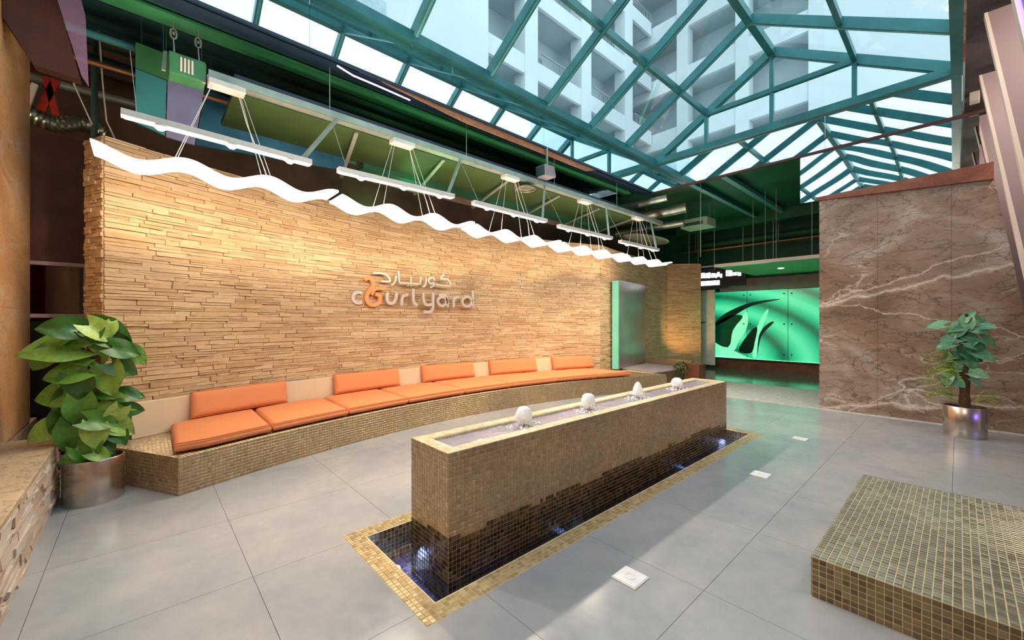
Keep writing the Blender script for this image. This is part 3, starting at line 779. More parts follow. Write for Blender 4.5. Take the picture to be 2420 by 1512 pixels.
for o_, u_, n_, L_ in (((X0+B_, Y0+B_, -.25), (0, 1, 0), (1, 0, 0), Y1-Y0-2*B_), ((X1-B_, Y1-B_, -.25), (0, -1, 0), (-1, 0, 0), Y1-Y0-2*B_),
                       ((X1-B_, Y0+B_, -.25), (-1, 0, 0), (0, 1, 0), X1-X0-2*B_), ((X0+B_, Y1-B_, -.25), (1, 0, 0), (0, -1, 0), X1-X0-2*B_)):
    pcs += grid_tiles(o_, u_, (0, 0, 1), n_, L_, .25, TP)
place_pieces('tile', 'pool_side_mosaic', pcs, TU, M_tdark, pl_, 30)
pcs = grid_tiles((X0+B_, Y0+B_, -.246), (1, 0, 0), (0, 1, 0), (0, 0, 1), X1-X0-2*B_, Y1-Y0-2*B_, TP, .0045, keep=lambda c: not (FX0 < c.x < FX1 and FY0 < c.y < FY1))
place_pieces('tile', 'pool_bottom_mosaic', pcs, TU, M_tblue, pl_, 60)
mb = MB()
for r in rect_minus(X0+B_+.001, Y0+B_+.001, X1-B_-.001, Y1-B_-.001, (FX0-.005, FY0-.005, FX1+.005, FY1+.005)):
    mb.add([(r[0], r[1], -.085), (r[2], r[1], -.085), (r[2], r[3], -.085), (r[0], r[3], -.085)], [(0, 1, 2, 3)])
M_pw = glass('still_pool_water', (.78, .86, .98), .12, .02)
obj('pool_water', mb, M_pw, pl_)
for y in (1.34, 6.2):
    mb = MB(); mb.lathe([(.0, -.17), (.04, -.17), (.045, -.2), (.045, -.246)], (-2.72 if y < 2 else -2.1, y, 0), 20); obj('pool_lamp', mb, emit('pool_lamp_lens', (.5, .65, 1), 4), pl_)
    lamp('pool_light', 'AREA', (-2.1, 2.7 if y < 2 else 5.0, -.235), 3.0, (.2, .42, 1), .08, 1.9, target=(-2.16, 2.7 if y < 2 else 5.0, 1))
    lamp('pool_light', 'POINT', (-2.72 if y < 2 else -2.1, y, -.14), .9, (.35, .45, 1), .03)

# ================================================================== MOSAIC PLATFORM (right foreground)
pf = thing('mosaic_platform', 'low square platform covered in champagne mosaic, cut by the picture edge', 'platform', (.3, 3.8, 0))
mb = MB(); mb.box((-.578, 2.885, 0), (1.16, 4.76, .228)); obj('platform_body', mb, M_grout, pf)
P2 = .0345
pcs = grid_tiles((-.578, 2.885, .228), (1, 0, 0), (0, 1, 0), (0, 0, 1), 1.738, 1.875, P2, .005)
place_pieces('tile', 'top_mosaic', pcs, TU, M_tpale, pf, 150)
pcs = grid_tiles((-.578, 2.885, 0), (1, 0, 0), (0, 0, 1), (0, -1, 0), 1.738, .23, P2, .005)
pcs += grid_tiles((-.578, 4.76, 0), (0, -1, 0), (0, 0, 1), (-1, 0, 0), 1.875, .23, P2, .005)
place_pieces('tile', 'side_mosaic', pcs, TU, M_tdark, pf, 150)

# recessed floor lights
for i, (x, y) in enumerate(((-1.38, 2.25), (-1.39, 4.76), (-1.45, 6.6))):
    q = thing('floor_light', ['square white glass floor light nearest the camera beside the fountain', 'second square floor light, level with the middle of the fountain', 'small farthest floor light past the fountain'][i], 'floor light', (x, y, 0), 'square floor lights')
    mb = MB(); mb.box((x-.085, y-.085, 0), (x+.085, y+.085, .006)); obj('light_frame', mb, M_alu, q, bevel=.002)
    mb = MB(); mb.box((x-.076, y-.076, .006), (x+.076, y+.076, .009)); obj('glass_cover', mb, simple('frosted_floor_glass', (.85, .84, .86), .25) if i == 0 else MATS['frosted_floor_glass'], q)
    mb = MB(); mb.lathe([(.034, .0095), (.034, .0105), (.028, .0105), (.028, .0095)], (x, y, 0), 24); obj('ring', mb, M_alu, q)

# ================================================================== LEFT PLINTH, COLUMN
mb = MB(); mb.box((-5.62, -1.75, 0), (-2.6, -.575, .49)); 
plinth = obj('wall_plinth', mb, M_back, kind='structure')
pp = [Vector((-2.6, -.572)), Vector((-5.45, -.572))]
def p_h(i, rn): return .012+.025*((rn*7919) % 1.0)
rs = random.Random(9)
pr = stone_rows(pp, None, 0, .49, rs, .16, .42, .034, .072)
pr = [(c, -u, v, -n_, a, b, r) for c, u, v, n_, a, b, r in pr]
pr = [(c, u, v, Vector((0, 1, 0)), a, b, r) for c, u, v, n_, a, b, r in pr]
place_pieces('stone', 'stone_courses', pr, SU, M_pstone, plinth, 160)
pr = stone_rows([Vector((-5.62, -.56)), Vector((-5.62, -1.7))], None, 0, .49, rs, .1, .3, .035, .075)
place_pieces('stone', 'stone_side_courses', [(c, u, v, Vector((-1, 0, 0)), a, b, r) for c, u, v, n_, a, b, r in pr], SU, M_pstone, plinth, 20)
def p_h(i, rn): return 1.0
for x0, x1 in ((-4.0, -2.55), (-5.0, -4.004), (-5.66, -5.004)):
    mb = MB(); mb.box((x0, -1.8, .49), (x1, -.548, .53)); obj('slab', mb, M_slab, plinth, bevel=.006)
mb = MB(); mb.box((-7.1, -1.75, 0), (-5.62, -.885, .5)); obj('wall_ledge', mb, M_slab, kind='structure', bevel=.01)
mb = MB(); mb.box((-6.70, -1.7, .5), (-3.0, -.89, 5.3))
col = obj('wall_near_left', mb, M_back, kind='structure')
for zz in ((.53, 1.72), (1.72, 2.95), (2.95, 4.15), (4.15, 5.25)):
    for x0, x1 in ((-6.70, -5.45), (-5.45, -4.2), (-4.2, -3.0)):
        mb = MB(); mb.box((x0+.001, -.905, zz[0]+.001), (x1-.001, -.885, zz[1]-.001)); obj('panel', mb, M_onyx, col)

# dark partition with framed window behind
mb = MB(); mb.box((-7.3, -1.8, 1.62), (-7.2, -.2, 3.80)); part_ = obj('wall_partition', mb, M_dark, kind='structure')
mb = MB(); mb.box((-7.29, -1.8, 0), (-7.21, -.2, 1.62)); obj('lower_panel', mb, M_black, part_)
win = thing('window_1', 'pale framed window showing a dark red room', None, (-7.2, -.95, 1.63), kind='structure')
mb = MB(); z0, z1, ya, yb = 1.635, 2.29, -1.5, -.47
mb.box((-7.2, ya, z0), (-7.14, yb, z0+.045)); mb.box((-7.2, ya, z1-.045), (-7.14, yb, z1)); mb.box((-7.2, yb-.05, z0+.045), (-7.14, yb, z1-.045)); mb.box((-7.2, ya, z0+.045), (-7.14, ya+.05, z1-.045))
obj('window_frame', mb, M_gwall, win, bevel=.004)
mb = MB(); mb.box((-7.175, ya+.05, z0+.045), (-7.170, yb-.05, z1-.045)); obj('pane', mb, M_dglass, win)
mb = MB(); mb.box((-7.198, ya+.05, z0+.045), (-7.19, yb-.05, z1-.045)); obj('red_backing', mb, simple('deep_red_wall', (.16, .012, .01), .6, 0, .4, 3), win)
mb = MB(); mb.box((-7.19, -.70, 2.0), (-7.183, -.58, 2.19)); mb.box((-7.19, -.86, 1.70), (-7.183, -.79, 1.78)); mb.box((-7.19, -.72, 1.70), (-7.183, -.6, 1.86))
obj('notice', mb, simple('pale_notice', (.30, .22, .2), .6), win)
mb = MB(); mb.box((-7.19, ya+.05, 1.925), (-7.182, yb-.05, 1.955)); obj('shelf_edge', mb, M_dark, win)
lamp('red_room_lamp', 'POINT', (-6.75, -1.3, 2.0), 2.5, (1, .25, .15), .1)

# clutter on top of the partition
mb = MB(); pts = [(-7.25, -1.7+.025*k, 3.98+.04*math.sin(k*.3)) for k in range(56)]
mb.tube(pts, [.10 if k % 2 else .085 for k in range(56)], 12)
tag(obj('flexible_duct', mb, M_duct, smooth=True), 'ribbed silver duct lying on top of the dark partition at far left', 'duct')
mb = MB(); mb.bar((-7.12, -.86, 4.02), (-7.12, -.74, 4.42), .05, .07); mb.bar((-7.12, -.74, 4.0), (-7.12, -.82, 4.42), .05, .06)
tag(obj('red_bracket', mb, M_redp), 'red metal bracket beside the silver duct above the partition', 'bracket')
mb = MB(); mb.bar((-7.1, -.98, 3.95), (-7.1, -.9, 4.3), .05, .05); mb.bar((-7.1, -1.06, 4.02), (-7.1, -.96, 3.98), .05, .05)
tag(obj('white_bracket', mb, M_white), 'white metal bracket left of the red bracket above the partition', 'bracket')

# big dark bulkhead and lilac acrylic sheet, upper left corner
mb = MB(); mb.add([(-5.50, -.88, 4.2), (-5.50, -.88, 6.0), (-5.50, -.67, 5.0), (-5.50, -.42, 3.84), (-5.50, -.70, 3.86), (-5.62, -.88, 4.2), (-5.62, -.88, 6.0), (-5.62, -.67, 5.0), (-5.62, -.42, 3.84), (-5.62, -.70, 3.86)],
                  [(0, 1, 2, 3, 4), (9, 8, 7, 6, 5), (0, 5, 6, 1), (1, 6, 7, 2), (2, 7, 8, 3), (3, 8, 9, 4), (4, 9, 5, 0)])
tag(obj('hanging_board', mb, M_dark), 'dark brown board hanging by the column in the upper left corner', 'board')
mb = MB(); k = [(-.70, 5.05), (-.52, 5.05), (-.375, 4.35), (-.355, 3.72), (-.40, 3.80)]
mb.add([(-5.3, y, z) for y, z in k]+[(-5.312, y, z) for y, z in k], [(0, 1, 2, 3, 4), (9, 8, 7, 6, 5)]+[(i, i+5, (i+1) % 5+5, (i+1) % 5) for i in range(5)])
tag(obj('acrylic_sheet', mb, M_purple), 'translucent lilac acrylic sheet hanging in the upper left corner', 'sheet')

# ================================================================== PLANTS
def leaf_heart(seed):
    """heart leaf, stalk end at origin, tip at +x, unit length"""
    rs = random.Random(seed); mb = MB(); NU, NV = 9, 4
    fold = rs.uniform(.15, .35); droop = rs.uniform(.1, .35)
    idx = {}
    for i in range(NU+1):
        u = i/NU
        wdt = .47*(math.sin(PI*min(1, (u+.10)/1.10)**.72)**.8)*(1-.15*u)
        if i == 0: wdt = .30
        for j in range(-NV, NV+1):
            v = j/NV; x = u-.24*(abs(v)**1.2)*(1-u)**4*1.6; y = v*wdt
            z = fold*abs(v)*wdt*1.2-droop*u*u+.02*math.sin(u*9+v*4+seed)
            idx[i, j] = len(mb.v); mb.v.append((x, y, z))
    for i in range(NU):
        for j in range(-NV, NV): mb.f.append((idx[i, j], idx[i+1, j], idx[i+1, j+1], idx[i, j+1])); mb.r.append(0)
    return mb
LH = []
for s_ in range(6): LH.append(leaf_heart(s_).mesh('leaf', M_leaf, smooth=True))
LB = []
for s_ in range(4):
    me = leaf_heart(s_+10).mesh('leaf', M_leafb, smooth=True); LB.append(me)
def pot(name, label, c, R_, H_, sides=48):
    p = thing(name, label, 'potted plant', c)
    mb = MB(); mb.lathe([(0, .0), (R_*.985, 0), (R_, .008), (R_, H_-.006), (R_-.004, H_), (R_-.012, H_-.003), (R_-.014, H_-.09), (0, H_-.09)], c, sides)
    obj('pot', mb, M_steel, p, smooth=True, label='brushed steel cylinder pot')
    mb = MB(); mb.lathe([(0, H_-.03), (R_*.5, H_-.028), (R_-.015, H_-.04)], c, 24, wob=lambda i, j: .0); obj('soil', mb, M_soil, p)
    return p
PL = Vector((-5.23, -.315, 0))
pl1 = pot('potted_pothos', 'climbing pothos with big heart leaves in a steel pot, between plinth and bench end', PL, .20, .385)
mb = MB(); mb.tube([(PL.x, PL.y, .3+.1*k) for k in range(13)], [.042+.004*((k*7) % 3) for k in range(13)], 12); obj('moss_pole', mb, M_moss, pl1, smooth=True)
LIST = [(260, 765, 34, -70), (238, 787, 52, 40), (183, 803, 46, 165), (142, 774, 60, 185), (125, 822, 88, 178), (108, 850, 46, 120), (153, 880, 64, 170), (270, 798, 74, 32), (298, 832, 52, 20), (322, 848, 46, 45),
        (196, 915, 58, 70), (255, 905, 66, 85), (292, 876, 54, 35), (132, 930, 62, 172), (160, 955, 62, 115), (190, 975, 60, 90), (276, 965, 64, 25), (308, 942, 46, 5), (316, 980, 38, 18), (243, 996, 52, 15),
        (113, 1012, 54, 150), (172, 1038, 64, 95), (225, 1030, 52, 85), (286, 1020, 54, 40), (280, 1042, 44, 55), (214, 1062, 42, 100), (170, 1078, 42, 165), (256, 1066, 34, 55), (146, 992, 52, 120), (236, 824, 40, 70),
        (205, 800, 44, 120), (262, 990, 44, 120), (240, 1075, 36, 30), (196, 1070, 40, 60), (268, 935, 44, 10), (175, 845, 44, 200)]
LX = Vector((.673, .7396, 0)).normalized(); LX = Vector((.04, 1, 0)).normalized()   # sideways of the plant as the room sees it
OUT = Vector((1, .06, 0)).normalized()
rs = random.Random(4); petm = MB()
def put_leaf(parent, meshes, c, tipdir, nrm, L, base=None, stem=None, rsx=rs):
    x = tipdir.normalized(); z = (nrm-x*nrm.dot(x)).normalized(); y = z.cross(x)
    off = wloc(parent); me = rsx.choice(meshes)
    o = bpy.data.objects.new('leaf', me); C.objects.link(o); o.parent = parent
    M = Matrix.Identity(4); s_ = L
    p0 = c-x*L*.5
    for r in range(3): M[r][0] = x[r]*s_; M[r][1] = y[r]*s_*1.05; M[r][2] = z[r]*s_; M[r][3] = p0[r]-off[r]
    o.matrix_local = M
    if stem is not None and base is not None:
        mid = (base+p0)/2+Vector((0, 0, .03)); stem.tube([base, mid, p0], [.005, .004, .003], 5)
for px, py, L, ang in LIST:
    lat = (px-222)*.00283; up = 1.6-(py-758)*.00372
    out = rs.uniform(.02, .20)*(1-min(.8, abs(lat)/.4))+.02
    c = Vector((PL.x, PL.y, 0))+LX*lat+OUT*out; c.z = up
    a = math.radians(ang); tip = LX*math.cos(a)+Vector((0, 0, -math.sin(a)))+OUT*rs.uniform(-.1, .35)
    n_ = OUT*1.0+LX*rs.uniform(-.45, .45)+Vector((0, 0, rs.uniform(.1, .9)))
    base = Vector((PL.x, PL.y, min(1.45, up+rs.uniform(-.12, .02))))
    put_leaf(pl1, LH, c, tip, n_, L*.0036*1.08, base, petm)
for k in range(16):   # leaves on the far side of the pole
    a = rs.uniform(.4, 1)*PI*rs.choice((-1, 1)); q = rs.uniform(.12, .26); z = rs.uniform(.5, 1.45)
    dirn = OUT*math.cos(a)+LX*math.sin(a); c = Vector((PL.x, PL.y, z))+dirn*q
    put_leaf(pl1, LH, c, dirn+Vector((0, 0, -.6)), dirn+Vector((0, 0, 1)), rs.uniform(.14, .2), Vector((PL.x, PL.y, z)), petm)
obj('stems', petm, M_stem, pl1, smooth=True)

PR = Vector((.05, 8.46, 0))
pl2 = pot('potted_philodendron', 'bushy philodendron on a dark pole in a steel pot before the brown marble wall', PR, .21, .42)
mb = MB(); mb.tube([(PR.x, PR.y, .3+.1*k) for k in range(15)], [.05+.006*((k*7) % 3) for k in range(15)], 10); obj('moss_pole', mb, M_moss, pl2, smooth=True)
LXr = Vector((1, -.02, 0)).normalized(); OUTr = Vector((0, -1, 0))
RL = [(2300, 743, 26, -60), (2262, 775, 38, 175), (2282, 760, 24, 120), (2325, 760, 28, 20), (2248, 800, 40, 190), (2232, 818, 34, 175), (2305, 800, 34, 20), (2320, 815, 36, 15), (2345, 806, 30, 20), (2290, 815, 34, 150),
      (2285, 840, 34, 30), (2312, 842, 34, 20), (2338, 838, 36, 10), (2250, 842, 30, 170), (2278, 868, 30, 60), (2298, 880, 28, 100), (2250, 870, 28, 200), (2325, 880, 30, 0), (2265, 790, 30, 140), (2330, 780, 26, -10), (2275, 905, 26, 30), (2240, 890, 28, 160),
      (2210, 770, 34, 190), (2345, 770, 26, -20), (2255, 855, 30, 90), (2305, 858, 30, 60), (2240, 905, 26, 120), (2295, 770, 30, 90), (2318, 900, 24, 30)]
petm = MB(); rs = random.Random(8)
for px, py, L, ang in RL:
    lat = (px-2286)*.0038; up = 1.6-(py-758)*.0059
    c = Vector((PR.x, PR.y, 0))+LXr*lat+OUTr*rs.uniform(.03, .16); c.z = up
    a = math.radians(ang); tip = LXr*math.cos(a)+Vector((0, 0, -math.sin(a)-.25))+OUTr*rs.uniform(-.1, .3)
    put_leaf(pl2, LB, c, tip, OUTr+Vector((0, 0, rs.uniform(.5, 1.2)))+LXr*rs.uniform(-.3, .3), L*.0056*.95, Vector((PR.x, PR.y, up-.05)), petm, rs)
obj('stems', petm, M_stem, pl2, smooth=True)
def frond(seed, L):
    rs = random.Random(seed); mb = MB(); pts = [Vector((L*t_, 0, .45*L*math.sin(t_*2.2)-.35*L*t_*t_)) for t_ in [k/10 for k in range(11)]]
    mb.tube(pts, [.004-.0003*k for k in range(11)], 4)
    for k in range(2, 11):
        for sgn in (-1, 1):
            p = pts[k]; l = L*.38*(1-.5*k/11); e = p+Vector((l*.55, sgn*l*.8, -.12*l)); s_ = Vector((.034, 0, 0))
            mid = (p+e)/2+Vector((0, 0, .01)); mb.add([p, mid-s_, e, mid+s_], [(0, 1, 2, 3)], rs.random())
    return mb.mesh('frond', M_frond)
FR = [frond(k, 1.0) for k in range(3)]
rs = random.Random(12)
for k in range(46):
    left = k < 36
    h = rs.uniform(.42, 1.05) if left else rs.uniform(.42, .5)
    a = rs.uniform(PI*.62, PI*1.25) if left else rs.uniform(-PI*.3, PI*.2)
    L = rs.uniform(.26, .42) if left else rs.uniform(.18, .3)
    x = LXr*math.cos(a)+OUTr*abs(math.sin(a))*.8+Vector((0, 0, rs.uniform(-.1, .7))); x.normalize()
    z = Vector((0, 0, 1)); z = (z-x*z.dot(x)).normalized(); y = z.cross(x)
    p0 = Vector((PR.x+(-.06 if left else .08), PR.y-.06, h)); M = Matrix.Identity(4); off = wloc(pl2)
    o = bpy.data.objects.new('frond', FR[k % 3]); C.objects.link(o); o.parent = pl2
    for r in range(3): M[r][0] = x[r]*L; M[r][1] = y[r]*L; M[r][2] = z[r]*L; M[r][3] = p0[r]-off[r]
    o.matrix_local = M

# ================================================================== RIGHT: MARBLE WALL, LEANING FINS
YM = 9.2; ZM = 3.80
def lean(z): return .855-.1385*z
mb = MB(); mb.hexa([(-1.73, YM+.02, 0), (lean(0), YM+.02, 0), (lean(0), YM+.3, 0), (-1.73, YM+.3, 0), (-1.73, YM+.02, ZM), (lean(ZM), YM+.02, ZM), (lean(ZM), YM+.3, ZM), (-1.73, YM+.3, ZM)])
mw = obj('wall_marble', mb, M_dark, kind='structure')
zs = [0, .62, 1.68, 2.74, ZM]; xs = [-1.73, -.93, -.08, .9]
for i in range(4):
    for j in range(3):
        a, b = xs[j]+.0012, xs[j+1]-.0012; za, zb = zs[i]+.0012, zs[i+1]-.0012
        xa, xb = (b, b) if j < 2 else (lean(za), lean(zb))
        if j == 2: pass
        mb = MB(); yy = YM+random.uniform(-.0015, .0015)
        mb.hexa([(a, yy, za), (xa, yy, za), (xa, YM+.03, za), (a, YM+.03, za), (a, yy, zb), (xb, yy, zb), (xb, YM+.03, zb), (a, YM+.03, zb)]); obj('panel', mb, M_marble, mw)
mb = MB(); mb.add([(-1.76, YM-.06, ZM), (lean(ZM)+.01, YM-.06, ZM-.14), (lean(ZM)+.01, YM-.06, ZM+.11), (-1.76, YM-.06, ZM+.06), (-1.76, YM+.02, ZM), (lean(ZM)+.01, YM+.02, ZM-.14), (lean(ZM)+.01, YM+.02, ZM+.11), (-1.76, YM+.02, ZM+.06)],
                  [(0, 1, 2, 3), (7, 6, 5, 4), (0, 4, 5, 1), (1, 5, 6, 2), (2, 6, 7, 3), (3, 7, 4, 0)])
obj('cap_board', mb, M_redtrim, mw, label='red brown sloping cap board')
fins = thing('wall_right', 'leaning mauve fins of the right wall', None, (.8, 7, 0), kind='structure')
for k in range(6):
    Y = 4.93+k*1.6; 
    mb = MB(); T = .12; zt = 4.82
    mb.hexa([(lean(0), Y, 0), (2.0, Y, 0), (2.0, Y+T, 0), (lean(0)+.0, Y+T, 0), (lean(zt), Y, zt), (2.0, Y, zt), (2.0, Y+T, zt), (lean(zt), Y+T, zt)])
    f_ = obj('fin', mb, M_mauve, fins)
    # paler rounded edge strip
    mb = MB(); mb.hexa([(lean(0)-.012, Y-.004, 0), (lean(0)+.05, Y-.008, 0), (lean(0)+.05, Y+T, 0), (lean(0)-.012, Y+T, 0), (lean(zt)-.012, Y-.004, zt), (lean(zt)+.012, Y-.008, zt), (lean(zt)+.012, Y+T, zt), (lean(zt)-.012, Y+T, zt)])
    obj('edge_strip', mb, M_pale, f_)
mb = MB(); mb.box((1.55, 4.0, 0), (1.62, 15, 5.2)); obj('fin_backing', mb, M_gwall, fins)
mb = MB(); mb.bar((lean(4.6)+.06, 4.895, 4.6), (lean(3.3)+.06, 4.895, 3.3), .06, .04); 
tag(obj('led_strip', mb, M_bluel), 'blue LED strip on the nearest leaning fin, at the upper right corner', 'light strip')
lamp('blue_led', 'POINT', (.75, 4.6, 3.4), 14, (.12, .08, 1), .1)
lamp('blue_pot_led', 'SPOT', (1.3, 7.6, .5), 10, (.15, .1, 1), .1, target=(.2, 8.4, .3), spot=50)
mb = MB(); mb.box((.10, 8.9, 4.78), (.2, 9.05, 4.92)); tag(obj('wall_fitting', mb, M_pale, bevel=.01), 'small beige fitting in the gap between the skylight and the leaning fins', 'fitting')

# ================================================================== SKYLIGHT
SX0, SX1, SY0, SY1, ZE, ZR, ZF = -5.02, .03, -2.49, 9.25, 5.43, 6.93, 4.73
XR = (SX0+SX1)/2
sk = thing('skylight', 'gabled glass roof with teal steel frame over the hall', 'skylight', (XR, 3.4, ZE))
def slope(x): return ZE+(ZR-ZE)*(1-abs(x-XR)/(XR-SX0))
ysr = [SY0]+[SY0+1.31*k-.0 for k in range(1, 9)]+[SY1]
ysr = [9.25-1.305*k for k in range(10)][::-1]
ysr[0] = SY0
for i, y in enumerate(ysr):
    big = i in (0, len(ysr)-1)
    for sx_, x in ((-1, SX0), (1, SX1)):
        mb = MB(); mb.bar((x, y, ZE), (XR, y, ZR), .085 if not big else .12, .15, up=(0, 0, 1)); rf = obj('rafter', mb, M_teal, sk)
        mb = MB(); mb.bar((x, y, ZE-.082), (XR, y, ZR-.082), .03, .02); obj('rafter_cap', mb, M_tealL, rf)
for nm, x, z, wd, ht in (('eave_beam', SX0+.05, ZE-.02, .13, .13), ('eave_beam', SX1-.05, ZE-.02, .13, .13), ('ridge_beam', XR, ZR-.02, .12, .14), ('purlin', (SX0+XR)/2, slope((SX0+XR)/2), .07, .12), ('purlin', (SX1+XR)/2, slope((SX1+XR)/2), .07, .12)):
    mb = MB(); mb.bar((x, SY0, z), (x, SY1, z), wd, ht); obj(nm, mb, M_teal, sk)
for y in (SY0+.02, SY1-.03):
    xa, xb = (SX0+XR)/2, (SX1+XR)/2; zp = slope(xa)
    for nm, a, b, wd in (('tie_beam', (SX0, y, ZE-.0), (SX1, y, ZE-.0), .13), ('collar_beam', (xa, y, zp-.03), (xb, y, zp-.03), .09), ('king_post', (XR, y, ZE), (XR, y, ZR), .07), ('queen_post', (xa, y, ZE), (xa, y, zp), .07), ('queen_post', (xb, y, ZE), (xb, y, zp), .07)):
        mb = MB(); mb.bar(a, b, wd if a[2] == b[2] else .07, wd, up=(0, 1, 0)); obj(nm, mb, M_teal, sk)
for i in range(len(ysr)-1):
    y0, y1 = ysr[i]+.03, ysr[i+1]-.03
    for xa, xb in ((SX0, (SX0+XR)/2), ((SX0+XR)/2, XR), (XR, (SX1+XR)/2), ((SX1+XR)/2, SX1)):
        za, zb = slope(xa)+.05, slope(xb)+.05
        mb = MB(); mb.add([(xa, y0, za), (xb, y0, zb), (xb, y1, zb), (xa, y1, za)], [(0, 1, 2, 3)]); obj('pane', mb, M_glass, sk)
for y in (SY0, SY1):
    mb = MB(); mb.add([(SX0, y, ZE), (SX1, y, ZE), (XR, y, ZR)], [(0, 1, 2)]); obj('gable_pane', mb, M_glass, sk)
# mirror glass fascias under the eaves
def fascia(name, a, b, z0, z1, inward, npan, m=M_mirror):
    a = Vector(a); b = Vector(b); L = (b-a).length; d = (b-a)/L; nn = Vector(inward)
    t_ = thing(name, None, None, (a.x, a.y, z0), kind='structure')
    for k in range(npan):
        p = a+d*(L*k/npan+.002); q = a+d*(L*(k+1)/npan-.002); mb = MB()
        mb.hexa([(p.x, p.y, z0), (q.x, q.y, z0), (q.x-nn.x*.02, q.y-nn.y*.02, z0), (p.x-nn.x*.02, p.y-nn.y*.02, z0), (p.x, p.y, z1), (q.x, q.y, z1), (q.x-nn.x*.02, q.y-nn.y*.02, z1), (p.x-nn.x*.02, p.y-nn.y*.02, z1)])
        o = obj('mirror_panel', mb, m, t_)
    return t_
fa = fascia('wall_fascia_left', (SX0, SY0), (SX0, SY1), ZF, ZE-.08, (1, 0), 6)
fb = fascia('wall_fascia_far', (SX0, SY1), (SX1, SY1), ZF, ZE-.08, (0, -1), 3)
fascia('wall_fascia_near', (SX0, SY0), (SX1, SY0), ZF, ZE-.08, (0, 1), 3)
fascia('wall_fascia_right', (SX1, SY0), (SX1, SY1), ZF, ZE-.08, (-1, 0), 6)
fc_ = fascia('wall_fascia_lower', (-2.03, YM+.03), (lean(4.7), YM+.03), 3.82, ZF-.02, (0, -1), 1, M_mirrorw)
mb = MB(); mb.bar((SX0, SY1-.02, ZF-.02), (lean(4.7)+.05, SY1-.02, ZF-.02), .05, .045); obj('trim_1', mb, M_dark, kind='structure')
mb = MB(); mb.bar((SX0+.01, SY0, ZF-.02), (SX0+.01, SY1, ZF-.01), .03, .03); obj('trim_2', mb, M_navy, kind='structure')

# ================================================================== CEILING
ZC = 5.15
def cpart(name, a, b, m, par=None, **k):
    mb = MB(); mb.box(a, b); return obj(name, mb, m, par, **k)
ceil = cpart('ceiling', (-8.6, -5.2, ZC), (SX0-.03, 9.3, ZC+.1), M_dteal, kind='structure')
cpart('ceiling_rear', (SX0-.03, -5.2, 4.75), (2.2, SY0-.02, 4.85), M_concr, kind='structure')
cpart('ceiling_right', (SX1+.02, SY0-.02, 4.92), (2.2, 15.4, 5.0), M_concr, kind='structure')
cpart('ceiling_far', (-8.6, SY1+.03, 4.86), (SX1+.02, 15.4, 4.96), M_dgreen, kind='structure')
cpart('wall_left_rear', (-8.5, -5.2, 0), (-8.4, 15.4, 5.2), M_dbrown, kind='structure')
cpart('wall_back', (-8.5, -5.2, 0), (2.2, -5.1, 5.2), M_wback, kind='structure')
cpart('wall_near_right', (2.1, -5.2, 0), (2.2, 15.4, 5.2), M_wback, kind='structure')
# ribs of the dark ceiling and the beams that run the length of the hall
for k in range(10):
    x = -8.2+k*.3; cpart('ceiling_rib', (x, -5, ZC-.06), (x+.06, 9.2, ZC), M_dteal if k > 3 else M_dbrown, ceil)
beam = thing('green_ceiling_beam', 'long green painted steel beam beside the glass roof', 'beam', (-5.42, 3, 4.65))
cpart('bottom_flange', (-5.53, -3, 4.66), (-5.30, 8.7, 4.685), M_green, beam); cpart('web', (-5.425, -3, 4.685), (-5.405, 8.7, ZC), M_green, beam)
b2 = thing('dark_ceiling_beam', 'dark teal box beam between the green beam and the mirror band', 'beam', (-5.14, 3, 4.7))
cpart('beam_body', (-5.26, -3, 4.70), (-5.06, 9.2, ZC), M_navy, b2); cpart('beam_lip', (-5.30, -3, 4.70), (-5.26, 9.2, 4.74), M_dteal, b2)
cpart('ceiling_recess', (-6.0, -3, ZC-.05), (-5.53, 9.2, ZC-.005), M_navy, kind='structure')
for k, (x, z, r_, m) in enumerate(((-6.35, 4.72, .045, M_dteal2), (-6.75, 4.62, .06, M_dteal), (-6.55, 4.50, .03, M_copper), (-7.3, 4.45, .05, M_cable))):
    mb = MB(); mb.tube([(x, -3, z), (x, -.02 if k < 2 else 3.0, z)], r_, 10)
    tag(obj('ceiling_pipe', mb, m, smooth=True), ['thin teal pipe running under the dark ceiling at upper left', 'thicker dark teal pipe beside the thin teal one at upper left', 'thin copper pipe under the dark ceiling at upper left', 'pale pipe farthest back under the dark ceiling at upper left'][k], 'pipe')
# white wires drooping from ceiling at left
mb = MB(); mb.tube([(-6.6, -.36, 4.9), (-6.6, -.33, 4.3), (-6.6, -.30, 3.9), (-6.55, -.2, 3.62), (-6.5, -.02, 3.5), (-6.4, .15, 3.6)], .008, 6)
tag(obj('hanging_cable', mb, M_white, smooth=True), 'loose pale cable drooping behind the end of the stone wall', 'cable')
mb = MB(); mb.tube([(-6.5, -.66, 4.7), (-6.6, -.55, 4.2), (-6.7, -.42, 3.85)], .007, 6)
tag(obj('hanging_cable', mb, M_white, smooth=True), 'short straight pale cable just right of the lilac sheet', 'cable')
mb = MB(); mb.tube([(-7.0, -.42, 3.6), (-7.0, -.42, 5.1)], .03, 8); tag(obj('conduit_post', mb, M_dteal, smooth=True), 'upright conduit behind the drooping cable at upper left', 'post')

